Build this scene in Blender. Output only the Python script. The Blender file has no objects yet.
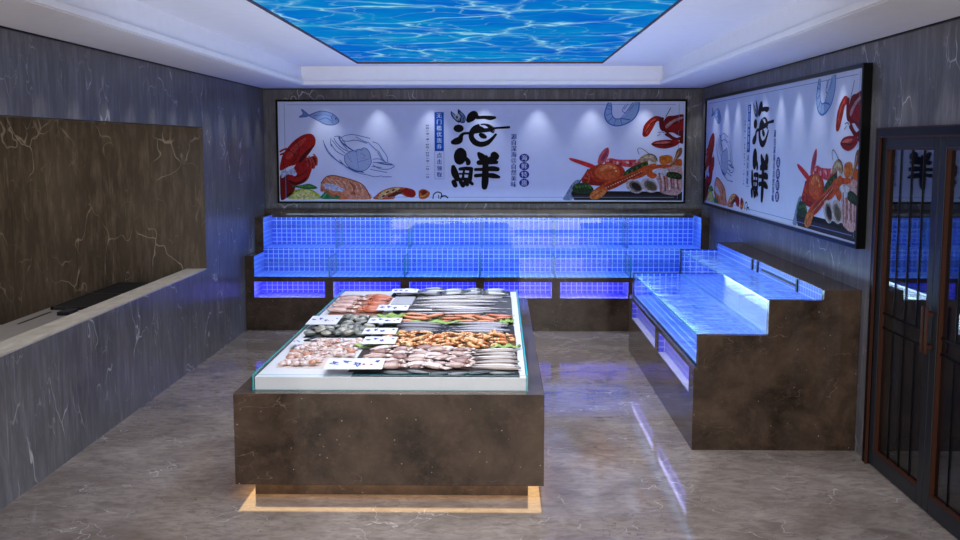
import bpy, bmesh, math, random
from mathutils import Vector, Matrix, Euler
from mathutils import noise as mnoise

SC = bpy.context.scene
COL = SC.collection
R = math.radians

# ------------------------------------------------------------------ camera
cam = bpy.data.cameras.new('camera'); cam.sensor_width = 36; cam.lens = 1047.07 * 36 / 960
cam.clip_end = 100
co = bpy.data.objects.new('camera', cam); COL.objects.link(co)
co.location = (0, 0, 2.25); co.rotation_euler = (math.pi / 2 - 0.1188, 0, 0.0182)
SC.camera = co

# ------------------------------------------------------------------ world, exposure
SC.view_settings.view_transform = 'Standard'
SC.view_settings.look = 'None'
SC.view_settings.gamma = 1
SC.view_settings.use_curve_mapping = False
SC.view_settings.exposure = 0.0
w = bpy.data.worlds.new('world'); SC.world = w; w.use_nodes = True
w.node_tree.nodes['Background'].inputs[0].default_value = (0.80, 0.82, 1.0, 1)
w.node_tree.nodes['Background'].inputs[1].default_value = 0.9
SC.cycles.use_denoising = True
SC.cycles.max_bounces = 8
SC.cycles.diffuse_bounces = 4
SC.cycles.glossy_bounces = 4
SC.cycles.transparent_max_bounces = 24
SC.cycles.caustics_reflective = False
SC.cycles.caustics_refractive = False
SC.cycles.sample_clamp_indirect = 4.0

# ------------------------------------------------------------------ measures
XL, XR, YB = -3.087, 2.639, 13.80
YF = -1.2
ZC, ZU = 2.982, 3.206

# ------------------------------------------------------------------ lights
def area(name, loc, rot, sx, sy, power, col, spread=180):
    l = bpy.data.lights.new(name, 'AREA'); l.shape = 'RECTANGLE'; l.size = sx; l.size_y = sy
    l.energy = power; l.color = col; l.spread = R(spread)
    o = bpy.data.objects.new(name, l); COL.objects.link(o); o.location = loc; o.rotation_euler = rot
    return o
def spot(loc, tgt, power, col, ang, blend=0.6, rad=0.02):
    l = bpy.data.lights.new('downlight', 'SPOT'); l.energy = power; l.color = col
    l.spot_size = R(ang); l.spot_blend = blend; l.shadow_soft_size = rad
    o = bpy.data.objects.new('downlight', l); COL.objects.link(o); o.location = loc
    o.rotation_euler = (Vector(tgt) - Vector(loc)).to_track_quat('-Z', 'Y').to_euler()
    return o
P_CEIL = 165
area('ceiling_glow', (-0.2, 8.4, 3.19), (0, 0, 0), 2.8, 7.6, P_CEIL, (0.92, 0.94, 1.0), 112)
area('added_entrance_fill', (0, -1.1, 1.5), (R(101), 0, 0), 5.6, 2.9, 350, (1.0, 0.93, 0.86))  # added fill light behind the camera, no fixture; lifts floor and ceiling
area('added_ceiling_fill', (-0.2, 9.6, 2.62), (math.pi, 0, 0), 4.2, 6.4, 46, (0.55, 0.68, 1.0))  # added fill light facing up, hung on no fixture, to brighten the ceiling
area('added_corridor_fill', (XR + 1.3, 6.3, 2.5), (0, 0, 0), 1.0, 1.6, 9, (0.6, 0.7, 1.0))  # added bluish fill so the corridor shows through the door glass
area('kitchen_glow', (-4.6, 8.6, 2.6), (0, 0, 0), 1.8, 3.5, 21, (1.0, 0.86, 0.70))
SPC = (0.95, 0.97, 1.0)
for i in range(8):
    x = -2.26 + i * 0.69
    spot((x, YB - 0.24, 2.96), (x, YB - 0.02, 1.5), 14, SPC, 60, 1.0)
for i in range(14):
    y = 5.9 + i * 0.58
    spot((XL + 0.24, y, 2.96), (XL + 0.02, y, 1.5), 12, SPC, 54, 1.0)
for i in range(12):
    y = 6.3 + i * 0.58
    spot((XR - 0.24, y, 2.96), (XR - 0.02, y, 1.5), 11, SPC, 58, 1.0)
BLUE = (0.48, 0.72, 1.0)
CYAN = (0.62, 0.86, 1.0)
VIO = (0.52, 0.54, 1.0)
# tank LEDs (back tank: lower and upper tier; side tank: lower and upper tier)
area('tank_led', (-0.2, 13.20, 1.315), (R(36), 0, 0), 5.4, 0.03, 17, BLUE)
area('tank_led', (-0.2, 12.62, 0.885), (R(36), 0, 0), 5.4, 0.03, 14, BLUE)
area('tank_led', (1.495, 9.5, 0.80), (0, R(-78), 0), 0.13, 3.6, 11, CYAN)
area('tank_led', (2.005, 9.5, 1.06), (0, R(-78), 0), 0.09, 3.6, 5, CYAN)

# ------------------------------------------------------------------ colour / material helpers
def lin(c):
    out = []
    for v in c[:3]:
        v = v / 255.0
        out.append(v / 12.92 if v <= 0.04045 else ((v + 0.055) / 1.055) ** 2.4)
    return (*out, 1.0)

class N:
    """tiny node-tree writer"""
    def __init__(s, name):
        s.m = bpy.data.materials.new(name); s.m.use_nodes = True
        s.t = s.m.node_tree; s.t.nodes.clear()
        s.out = s.t.nodes.new('ShaderNodeOutputMaterial')
    def n(s, typ, **kw):
        nd = s.t.nodes.new('ShaderNode' + typ)
        for k, v in kw.items(): setattr(nd, k, v)
        return nd
    def l(s, a, b): s.t.links.new(a, b)
    def val(s, sock, v):
        if hasattr(v, 'is_linked') or hasattr(v, 'links'): s.l(v, sock)
        else: sock.default_value = v
    def math(s, op, a, b=0.0, c=None, clamp=False):
        nd = s.n('Math', operation=op, use_clamp=clamp)
        s.val(nd.inputs[0], a); s.val(nd.inputs[1], b)
        if c is not None: s.val(nd.inputs[2], c)
        return nd.outputs[0]
    def mix(s, f, a, b):
        nd = s.n('Mix', data_type='RGBA')
        s.val(nd.inputs[0], f); s.val(nd.inputs[6], a); s.val(nd.inputs[7], b)
        return nd.outputs[2]
    def ramp(s, f, stops):
        nd = s.n('ValToRGB'); s.l(f, nd.inputs[0]); cr = nd.color_ramp
        while len(cr.elements) < len(stops): cr.elements.new(0.5)
        for e, (p, c) in zip(cr.elements, stops):
            e.position = p; e.color = c if isinstance(c, tuple) else (c, c, c, 1)
        return nd.outputs[0]
    def pos(s, scale=(1, 1, 1), rot=(0, 0, 0), loc=(0, 0, 0), gen=False):
        if gen: src = s.n('TexCoord').outputs['Object']
        else: src = s.n('NewGeometry').outputs['Position']
        mp = s.n('Mapping'); s.l(src, mp.inputs[0])
        mp.inputs['Scale'].default_value = scale; mp.inputs['Rotation'].default_value = rot; mp.inputs['Location'].default_value = loc
        return mp.outputs[0]
    def noise(s, v, scale, detail=4, rough=0.55, dist=0.0):
        nd = s.n('TexNoise'); s.l(v, nd.inputs['Vector'])
        nd.inputs['Scale'].default_value = scale; nd.inputs['Detail'].default_value = detail
        nd.inputs['Roughness'].default_value = rough; nd.inputs['Distortion'].default_value = dist
        return nd.outputs[0]
    def warp(s, v, scale, amt):
        nd = s.n('TexNoise'); s.l(v, nd.inputs['Vector']); nd.inputs['Scale'].default_value = scale; nd.inputs['Detail'].default_value = 3
        sub = s.n('VectorMath', operation='SUBTRACT'); s.l(nd.outputs['Color'], sub.inputs[0]); sub.inputs[1].default_value = (.5, .5, .5)
        sc = s.n('VectorMath', operation='SCALE'); s.l(sub.outputs[0], sc.inputs[0]); sc.inputs['Scale'].default_value = amt
        ad = s.n('VectorMath', operation='ADD'); s.l(v, ad.inputs[0]); s.l(sc.outputs[0], ad.inputs[1])
        return ad.outputs[0]
    def edge(s, v, scale):
        nd = s.n('TexVoronoi', feature='DISTANCE_TO_EDGE'); s.l(v, nd.inputs['Vector']); nd.inputs['Scale'].default_value = scale
        return nd.outputs['Distance']
    def bsdf(s, col, rough=0.5, metal=0.0, spec=0.5, bump=None, bstr=0.1, bdist=0.01, emis=None, estr=0.0, ior=1.5):
        b = s.n('BsdfPrincipled')
        s.val(b.inputs['Base Color'], col); s.val(b.inputs['Roughness'], rough); b.inputs['Metallic'].default_value = metal
        b.inputs['Specular IOR Level'].default_value = spec; b.inputs['IOR'].default_value = ior
        if bump is not None:
            bp = s.n('Bump'); s.l(bump, bp.inputs['Height']); bp.inputs['Strength'].default_value = bstr; bp.inputs['Distance'].default_value = bdist
            s.l(bp.outputs[0], b.inputs['Normal'])
        if emis is not None:
            s.val(b.inputs['Emission Color'], emis); b.inputs['Emission Strength'].default_value = estr
        s.l(b.outputs[0], s.out.inputs[0]); return b

def plain(name, rgb, rough=0.5, metal=0.0, spec=0.5, emis=None, estr=0.0):
    n = N(name)
    # a whisper of procedural variation keeps large faces from looking flat
    v = n.noise(n.pos(), 9.0, 3)
    c = lin(rgb); d = tuple(x * 0.90 for x in c[:3]) + (1,)
    n.bsdf(n.mix(v, d, c), rough, metal, spec, emis=lin(emis) if emis else None, estr=estr)
    return n.m

def wall_marble(name, base, light, vein, vscale=1.0):
    n = N(name)
    p = n.pos()
    st = n.noise(n.pos(scale=(5.5, 5.5, 0.9)), 3.2, 6, 0.65)         # vertical brushing
    cloud = n.noise(n.pos(scale=(1, 1, .6)), 1.3 * vscale, 5, 0.6)
    c = n.mix(n.ramp(cloud, [(0.3, 0.0), (0.7, 1.0)]), base, light)
    c = n.mix(n.ramp(st, [(0.45, 0.0), (0.75, 0.55)]), c, tuple(min(1, x * 1.9) for x in light[:3]) + (1,))
    hair = n.noise(n.pos(scale=(26, 26, 1.1)), 1.6, 5, 0.7, 0.3)     # fine vertical hairlines
    c = n.mix(n.ramp(hair, [(0.60, 0.0), (0.74, 0.55)]), c, tuple(min(1, x * 2.6) for x in light[:3]) + (1,))
    c = n.mix(n.ramp(hair, [(0.30, 0.5), (0.42, 0.0)]), c, tuple(x * .5 for x in base[:3]) + (1,))
    wv = n.warp(n.pos(scale=(1, 1, .62), rot=(0.25, 0.2, 0)), 2.2, 0.75)
    e1 = n.edge(wv, 2.3 * vscale)
    gate = n.ramp(n.noise(p, 1.9, 3), [(0.5, 0.0), (0.62, 1.0)])
    m1 = n.math('MULTIPLY', n.ramp(e1, [(0.0, 0.9), (0.016, 0.0)]), gate)
    wv2 = n.warp(n.pos(scale=(1, 1, .45), rot=(-0.2, 0.35, 0)), 4.0, 0.5)
    e2 = n.edge(wv2, 5.5 * vscale)
    gate2 = n.ramp(n.noise(n.pos(loc=(4, 2, 1)), 2.6, 3), [(0.54, 0.0), (0.68, 0.6)])
    m2 = n.math('MULTIPLY', n.ramp(e2, [(0.0, 1.0), (0.02, 0.0)]), gate2)
    mm = n.math('MAXIMUM', m1, m2)
    c = n.mix(mm, c, vein)
    n.bsdf(c, 0.3, spec=0.12, bump=st, bstr=0.05)
    return n.m

M = {}
M['wall'] = wall_marble('grey_veined_marble', lin((80, 78, 80)), lin((104, 102, 104)), lin((192, 191, 192)))
M['wall_brown'] = wall_marble('brown_veined_marble', lin((72, 64, 54)), lin((98, 88, 76)), lin((170, 158, 140)), 0.9)

def floor_mat():
    n = N('floor_stone')
    p = n.pos()
    big = n.noise(p, 1.6, 6, 0.6, 0.6)
    fine = n.noise(n.pos(scale=(1, 2.0, 1)), 9.0, 6, 0.7, 0.8)
    c = n.mix(n.ramp(big, [(0.32, 0.0), (0.68, 1.0)]), lin((116, 103, 94)), lin((156, 143, 133)))
    c = n.mix(n.ramp(fine, [(0.38, 0.55), (0.58, 0.0)]), c, lin((96, 84, 77)))
    e1 = n.edge(n.warp(p, 3.4, 0.5), 2.3)
    g = n.ramp(n.noise(p, 2.2, 2), [(0.50, 0.0), (0.6, 0.55)])
    c = n.mix(n.math('MULTIPLY', n.ramp(e1, [(0.0, 1.0), (0.010, 0.0)]), g), c, lin((205, 198, 190)))
    e2 = n.edge(n.warp(n.pos(loc=(3, 5, 0)), 4.4, 0.5), 4.2)
    g2 = n.ramp(n.noise(n.pos(loc=(7, 1, 0)), 1.8, 2), [(0.46, 0.0), (0.56, 0.6)])
    blot = n.ramp(n.noise(n.pos(scale=(1, 1.3, 1), loc=(9, 2, 0)), 2.7, 2, .5), [(0.60, 0.0), (0.72, 0.55)])
    c = n.mix(blot, c, lin((84, 73, 68)))
    c = n.mix(n.math('MULTIPLY', n.ramp(e2, [(0.0, 1.0), (0.012, 0.0)]), g2), c, lin((70, 62, 58)))
    n.bsdf(c, 0.07, spec=0.5, bump=fine, bstr=0.015, ior=1.6)
    return n.m
M['floor'] = floor_mat()

def stone_mat():
    n = N('dark_brown_stone')
    p = n.pos()
    a = n.noise(p, 2.6, 7, 0.65, 0.4)
    f = n.noise(p, 16, 5, 0.7)
    c = n.mix(n.ramp(a, [(0.3, 0.0), (0.7, 1.0)]), lin((36, 28, 22)), lin((84, 69, 57)))
    c = n.mix(n.ramp(f, [(0.5, 0.0), (0.8, 0.7)]), c, lin((92, 74, 60)))
    vo = n.n('TexVoronoi'); n.l(p, vo.inputs['Vector']); vo.inputs['Scale'].default_value = 15
    g = n.ramp(n.noise(p, 5, 2), [(0.44, 0.0), (0.5, 1.0)])
    sp = n.math('MULTIPLY', n.ramp(vo.outputs['Distance'], [(0.0, 1.0), (0.07, 0.0)]), g)
    c = n.mix(sp, c, lin((200, 190, 175)))
    e = n.edge(n.warp(n.pos(scale=(1, 1, 2.2)), 3.0, .6), 2.2)
    ge = n.ramp(n.noise(n.pos(loc=(2, 2, 2)), 3, 2), [(0.55, 0.0), (0.66, 0.45)])
    c = n.mix(n.math('MULTIPLY', n.ramp(e, [(0.0, 1.0), (0.01, 0.0)]), ge), c, lin((140, 124, 106)))
    n.bsdf(c, 0.08, spec=0.12)
    return n.m
M['stone'] = stone_mat()
M['sill'] = None
def sill_mat():
    n = N('beige_stone_sill')
    a = n.noise(n.pos(scale=(3, .8, 1)), 5, 6, .65, .5)
    c = n.mix(n.ramp(a, [(0.35, 0.0), (0.7, 1.0)]), lin((168, 158, 144)), lin((206, 198, 184)))
    n.bsdf(c, .35); return n.m
M['sill'] = sill_mat()

def tile_mat(name, base, dark, grout, sxy=0.065, sz=0.055, w=0.065):
    n = N(name)
    g = n.n('NewGeometry')
    sp = n.n('SeparateXYZ'); n.l(g.outputs['Position'], sp.inputs[0])
    sn = n.n('SeparateXYZ'); n.l(g.outputs['True Normal'], sn.inputs[0])
    mask = None; ids = []
    for i, s in enumerate((sxy, sxy, sz)):
        q = n.math('DIVIDE', sp.outputs[i], s)
        fr = n.math('FRACT', q)
        ln = n.math('LESS_THAN', n.math('ABSOLUTE', n.math('SUBTRACT', fr, 0.5)), 0.5 - w)   # 1 in tile
        gl = n.math('SUBTRACT', 1.0, ln)
        act = n.math('LESS_THAN', n.math('ABSOLUTE', sn.outputs[i]), 0.5)
        gl = n.math('MULTIPLY', gl, act)
        mask = gl if mask is None else n.math('MAXIMUM', mask, gl)
        ids.append(n.math('MULTIPLY', n.math('FLOOR', q), act))
    cv = n.n('CombineXYZ')
    for i in range(3): n.l(ids[i], cv.inputs[i])
    wn = n.n('TexWhiteNoise'); n.l(cv.outputs[0], wn.inputs['Vector'])
    c = n.mix(wn.outputs['Value'], dark, base)
    c = n.mix(mask, c, grout)
    n.bsdf(c, n.math('MULTIPLY_ADD', mask, 0.4, 0.28), spec=0.3, bump=n.math('SUBTRACT', 1.0, mask), bstr=0.15, bdist=0.004)
    return n.m
M['tile'] = tile_mat('blue_mosaic_tile', lin((50, 104, 232)), lin((32, 80, 220)), lin((165, 205, 248)))
M['tile_violet'] = tile_mat('violet_blue_mosaic_tile', lin((100, 104, 242)), lin((84, 88, 236)), lin((205, 205, 250)))

def thin_glass(name, tint, ior=1.5, bump_scale=None, bstr=0.2, haze=None, hz=0.0, refl=1.0):
    n = N(name)
    f0 = ((ior - 1) / (ior + 1)) ** 2
    g_ = n.n('NewGeometry'); dt = n.n('VectorMath', operation='DOT_PRODUCT'); n.l(g_.outputs['Incoming'], dt.inputs[0])
    gl = n.n('BsdfGlossy'); gl.inputs['Roughness'].default_value = 0.02
    tr = n.n('BsdfTransparent'); tr.inputs[0].default_value = tint
    if bump_scale:
        h = n.noise(n.warp(n.pos(scale=bump_scale), 1.0, 0.8), 1.0, 5, 0.6, 0.6)
        bp = n.n('Bump'); n.l(h, bp.inputs['Height']); bp.inputs['Strength'].default_value = bstr; bp.inputs['Distance'].default_value = 0.02
        n.l(bp.outputs[0], gl.inputs['Normal']); n.l(bp.outputs[0], dt.inputs[1])
    else: n.l(g_.outputs['Normal'], dt.inputs[1])
    cs = n.math('ABSOLUTE', dt.outputs['Value'])
    fres = n.math('MULTIPLY_ADD', n.math('POWER', n.math('SUBTRACT', 1.0, cs, clamp=True), 5.0), 1 - f0, f0)
    body = tr.outputs[0]
    if haze:
        df = n.n('BsdfTranslucent'); df.inputs[0].default_value = haze
        d2 = n.n('BsdfDiffuse'); d2.inputs[0].default_value = haze
        ad = n.n('MixShader'); ad.inputs[0].default_value = 0.35; n.l(df.outputs[0], ad.inputs[1]); n.l(d2.outputs[0], ad.inputs[2])
        mx = n.n('MixShader')
        # bright ripple lines of light, painted into the water surface by the noise mask
        hh = n.ramp(h, [(0.44, 0.04), (0.60, 1.0)]) if bump_scale else None
        if hh is not None: n.l(n.math('MULTIPLY', hh, hz), mx.inputs[0])
        else: mx.inputs[0].default_value = hz
        n.l(tr.outputs[0], mx.inputs[1]); n.l(ad.outputs[0], mx.inputs[2]); body = mx.outputs[0]
    mx = n.n('MixShader'); n.l(n.math('MULTIPLY', fres, refl, clamp=True), mx.inputs[0]); n.l(body, mx.inputs[1]); n.l(gl.outputs[0], mx.inputs[2])
    n.l(mx.outputs[0], n.out.inputs[0])
    return n.m
M['glass'] = thin_glass('clear_tank_glass', (0.98, 0.99, 0.99, 1), 1.45, refl=0.55)
M['door_glass'] = thin_glass('dark_door_glass', (0.5, 0.55, 0.65, 1), 2.0)
M['water'] = thin_glass('rippled_water', (0.80, 0.93, 1.0, 1), 1.33, (6, 26, 9), 0.8, (0.55, 0.80, 1.0, 1), 0.85)
M['water_back'] = thin_glass('calm_water', (0.85, 0.95, 1.0, 1), 1.33, (9, 22, 9), 0.35, (0.7, 0.85, 1.0, 1), 0.12)
M['teal'] = plain('teal_glass_edge', (20, 170, 175), 0.2)
M['teal_pale'] = plain('pale_teal_glass_edge', (90, 205, 215), 0.2)
M['white'] = plain('white_gloss_board', (210, 211, 214), 0.35)
M['ceiling'] = plain('white_ceiling_paint', (240, 240, 243), 0.7)
M['black'] = plain('black_metal', (6, 6, 8), 0.3, spec=0.08)
M['darkmetal'] = plain('charcoal_door_metal', (36, 37, 41), 0.35, spec=0.1)
M['copper'] = plain('brown_copper_trim', (60, 33, 22), 0.4, spec=0.12)
M['steel'] = plain('brushed_stainless_steel', (170, 170, 172), 0.35, 0.7)
M['grillblack'] = plain('black_cast_iron', (22, 22, 24), 0.45)
M['panelprint'] = plain('pale_blue_poster', (202, 212, 238), 0.5, spec=0.1)
M['reddish'] = plain('dark_red_edge_strip', (92, 48, 50), 0.5)

def attr_mat(name, rough, spec, sc=60, amt=0.5):
    n = N(name); a = n.n('VertexColor'); a.layer_name = 'Col'
    v = n.noise(n.pos(gen=True), sc, 2 if sc > 30 else 6, .55 if sc > 30 else .75)
    if sc <= 30: v = n.ramp(v, [(0.38, 0.0), (0.68, 0.75)])
    n.bsdf(n.mix(n.math('MULTIPLY_ADD', v, amt, 0.0, clamp=True), a.outputs[0], (0.02, 0.015, 0.01, 1)), rough, spec=spec)
    return n.m
M['print'] = attr_mat('printed_ink', 0.5, 0.04)
M['picture'] = attr_mat('printed_photo_ink', 0.5, 0.06, 26, 1.1)
M['seafood'] = attr_mat('wet_seafood', 0.28, 0.5)
M['leaf'] = attr_mat('green_leaf', 0.45, 0.4)

def water_panel():
    n = N('backlit_water_picture')
    v = n.warp(n.pos(scale=(1.0, 1.0, 1), rot=(0, 0, .3)), 1.3, 0.75)
    v = n.warp(v, 4.0, 0.16)
    e = n.edge(v, 1.15)
    e2 = n.edge(n.warp(n.pos(loc=(5, 3, 0)), 1.7, 0.8), 1.7)
    gate = n.ramp(n.noise(n.pos(), 1.6, 2), [(0.4, 0.25), (0.62, 1.0)])
    l1 = n.math('MULTIPLY', n.ramp(e, [(0.0, 1.0), (0.02, 0.35), (0.06, 0.0)]), gate)
    l2 = n.math('MULTIPLY', n.ramp(e2, [(0.0, 0.35), (0.03, 0.0)]), gate)
    ln = n.math('MAXIMUM', l1, l2)
    base = n.mix(n.ramp(n.noise(n.pos(), 1.1, 4, .6), [(0.35, 0.0), (0.68, 1.0)]), lin((4, 98, 200)), lin((8, 142, 200)))
    c = n.mix(ln, base, lin((160, 226, 240)))
    em = n.n('Emission'); n.l(c, em.inputs[0]); em.inputs[1].default_value = 1.0
    n.l(em.outputs[0], n.out.inputs[0]); return n.m
M['waterpanel'] = water_panel()
def emit(name, col, s):
    n = N(name); em = n.n('Emission'); em.inputs[0].default_value = col; em.inputs[1].default_value = s
    n.l(em.outputs[0], n.out.inputs[0]); return n.m
def led_mat():
    n = N('warm_led_tape'); sp = n.n('SeparateXYZ'); n.l(n.pos(), sp.inputs[0])
    fx = n.math('FRACT', n.math('DIVIDE', n.math('ADD', sp.outputs[0], sp.outputs[1]), 0.05))
    k = n.math('GREATER_THAN', fx, 0.15)
    em = n.n('Emission'); em.inputs[0].default_value = (1.0, 0.62, 0.28, 1); n.l(n.math('MULTIPLY_ADD', k, 1.6, 1.6), em.inputs[1])
    n.l(em.outputs[0], n.out.inputs[0]); return n.m
M['led'] = led_mat()

# ------------------------------------------------------------------ mesh builders
class B:
    def __init__(s): s.v = []; s.f = []; s.mi = []; s.c = []
    def poly(s, pts, mi=0, c=None):
        k = len(s.v); s.v += [tuple(p) for p in pts]; s.f.append(tuple(range(k, k + len(pts)))); s.mi.append(mi); s.c.append(c)
    def box(s, a, b, mi=0, skip='', mis=None):
        """skip: faces by letter -x +x ... given as 'x' (min) 'X' (max); mis: dict letter->material index"""
        (x0, y0, z0), (x1, y1, z1) = a, b; k = len(s.v)
        s.v += [(x0, y0, z0), (x1, y0, z0), (x1, y1, z0), (x0, y1, z0), (x0, y0, z1), (x1, y0, z1), (x1, y1, z1), (x0, y1, z1)]
        F = {'z': (0, 3, 2, 1), 'Z': (4, 5, 6, 7), 'y': (0, 1, 5, 4), 'Y': (2, 3, 7, 6), 'x': (0, 4, 7, 3), 'X': (1, 2, 6, 5)}
        for n_, f in F.items():
            if n_ in skip: continue
            s.f.append(tuple(k + i for i in f)); s.mi.append((mis or {}).get(n_, mi)); s.c.append(None)
        return s
    def inbox(s, a, b, keep, mi=0):
        """inward-facing faces of a box"""
        (x0, y0, z0), (x1, y1, z1) = a, b; k = len(s.v)
        s.v += [(x0, y0, z0), (x1, y0, z0), (x1, y1, z0), (x0, y1, z0), (x0, y0, z1), (x1, y0, z1), (x1, y1, z1), (x0, y1, z1)]
        F = {'z': (1, 2, 3, 0), 'Z': (7, 6, 5, 4), 'y': (4, 5, 1, 0), 'Y': (6, 7, 3, 2), 'x': (3, 7, 4, 0), 'X': (5, 6, 2, 1)}
        for n_ in keep:
            s.f.append(tuple(k + i for i in F[n_])); s.mi.append(mi); s.c.append(None)
        return s
    def prism_x(s, prof, x0, x1, mi=0):
        """profile of (y,z) points extruded along x"""
        k = len(s.v); m = len(prof)
        s.v += [(x0, y, z) for y, z in prof] + [(x1, y, z) for y, z in prof]
        s.f.append(tuple(range(k, k + m))); s.f.append(tuple(range(k + 2 * m - 1, k + m - 1, -1)))
        for i in range(m): j = (i + 1) % m; s.f.append((k + i, k + m + i, k + m + j, k + j))
        s.mi += [mi] * (m + 2); s.c += [None] * (m + 2); return s
    def prism_y(s, prof, y0, y1, mi=0):
        k = len(s.v); m = len(prof)
        s.v += [(x, y0, z) for x, z in prof] + [(x, y1, z) for x, z in prof]
        s.f.append(tuple(range(k, k + m))); s.f.append(tuple(range(k + 2 * m - 1, k + m - 1, -1)))
        for i in range(m): j = (i + 1) % m; s.f.append((k + i, k + m + i, k + m + j, k + j))
        s.mi += [mi] * (m + 2); s.c += [None] * (m + 2); return s
    def tube(s, path, rad, seg=10, hs=1.0, cols=None, up=Vector((0, 0, 1)), mi=0):
        """tapered tube through 3-D points; hs squashes the section along up"""
        k = len(s.v); n = len(path); P = [Vector(p) for p in path]
        for i, p in enumerate(P):
            t = (P[min(i + 1, n - 1)] - P[max(i - 1, 0)]).normalized()
            a = t.cross(up)
            a = a.normalized() if a.length > 1e-6 else Vector((1, 0, 0))
            b = a.cross(t).normalized()
            for j in range(seg):
                th = 2 * math.pi * j / seg
                s.v.append(tuple(p + a * rad[i] * math.cos(th) + b * rad[i] * hs * math.sin(th)))
        for i in range(n - 1):
            for j in range(seg):
                j2 = (j + 1) % seg
                s.f.append((k + i * seg + j, k + i * seg + j2, k + (i + 1) * seg + j2, k + (i + 1) * seg + j)); s.mi.append(mi)
                if cols is None: s.c.append(None)
                else:
                    c = cols[i]
                    if isinstance(c, tuple) and len(c) == 2:      # (belly, back)
                        th = 2 * math.pi * (j + .5) / seg; c = c[1] if math.sin(th) > 0.15 else c[0]
                    s.c.append(c)
        s.f.append(tuple(k + j for j in range(seg))[::-1]); s.f.append(tuple(k + (n - 1) * seg + j for j in range(seg))); s.mi += [mi, mi]
        c0 = cols[0] if cols else None; c1 = cols[-1] if cols else None
        s.c += [c0[0] if isinstance(c0, tuple) and len(c0) == 2 else c0, c1[0] if isinstance(c1, tuple) and len(c1) == 2 else c1]
        return s
    def mesh(s, name, mats, smooth=False, fix=True):
        me = bpy.data.meshes.new(name); me.from_pydata(s.v, [], s.f)
        for m in mats: me.materials.append(m)
        me.polygons.foreach_set('material_index', s.mi)
        if any(c is not None for c in s.c):
            at = me.color_attributes.new('Col', 'FLOAT_COLOR', 'CORNER')
            for p in me.polygons:
                c = s.c[p.index] or (200, 200, 200); lc = lin(c)
                for li in p.loop_indices: at.data[li].color = lc
        if fix:
            bm = bmesh.new(); bm.from_mesh(me); bmesh.ops.recalc_face_normals(bm, faces=bm.faces); bm.to_mesh(me); bm.free()
        if smooth: me.polygons.foreach_set('use_smooth', [True] * len(me.polygons))
        me.update(); return me

def link(name, me, parent=None, loc=None, rot=None):
    o = bpy.data.objects.new(name, me); COL.objects.link(o)
    if parent: o.parent = parent
    if loc: o.location = loc
    if rot: o.rotation_euler = rot
    return o
def put(name, b, mats, parent=None, smooth=False, fix=True, bevel=0.0, **kw):
    if not isinstance(mats, (list, tuple)): mats = [mats]
    o = link(name, b.mesh(name, mats, smooth, fix), parent, **kw)
    if bevel:
        m = o.modifiers.new('bevel', 'BEVEL'); m.width = bevel; m.segments = 2; m.limit_method = 'ANGLE'
    return o
def structure(o): o['kind'] = 'structure'; return o
def thing(name, label, cat, loc=(0, 0, 0), rot=None, group=None):
    o = link(name, None, None, loc, rot); return tag(o, label, cat, group)
def tag(o, label, cat, group=None):
    o['label'] = label; o['category'] = cat
    if group: o['group'] = group
    return o
def bx(*a, **k): return B().box(*a, **k)

# ================================================================== SETTING
structure(put('floor', bx((XL - .2, YF, -.1), (XR + .35, YB + .1, 0)), M['floor']))
# back wall
structure(put('wall_back', bx((XL - .2, YB, 0), (XR + .3, YB + .15, 3.3)), M['wall']))
# left wall with long serving opening (z .956 - 2.436, up to Y 10.94)
LZ0, LZ1, LY = 0.956, 2.436, 10.94
b = B()
b.prism_x([(YF, 0), (YB, 0), (YB, 3.3), (YF, 3.3), (YF, LZ1), (LY, LZ1), (LY, LZ0 - .012), (YF, LZ0 - .012)], XL - .2, XL)
structure(put('wall_left', b, M['wall']))
structure(put('trim_1', bx((XL - .21, YF, LZ0 - .0118), (XL + .0, LY - .007, LZ0)), M['sill']))
# brown marble wall closing the kitchen beyond the opening, and the kitchen's far side and ceiling
structure(put('wall_kitchen_end', bx((-6.2, LY - .006, 0), (XL - .2005, LY + .12, 3.0)).box((XL - .2, LY - .006, LZ0 + .0005), (XL - .001, LY - .0005, LZ1 - .001)), M['wall_brown']))
structure(put('wall_kitchen_side', bx((-6.35, 2.0, 0), (-6.201, LY + .12, 3.0)), M['wall_brown']))
structure(put('floor_kitchen', bx((-6.2, YF, -.1), (XL - .201, LY, 0)), M['floor']))
structure(put('ceiling_kitchen', bx((-6.2, YF, 2.7), (XL - .201, LY, 2.8)), M['ceiling']))
# right wall with door opening
DY1, DY0, DZ = 7.345, 5.30, 2.36
b = B()
b.prism_x([(YF, 0), (DY0, 0), (DY0, DZ), (DY1, DZ), (DY1, 0), (YB, 0), (YB, 3.3), (YF, 3.3)], XR, XR + .2)
structure(put('wall_right', b, M['wall']))
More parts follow.
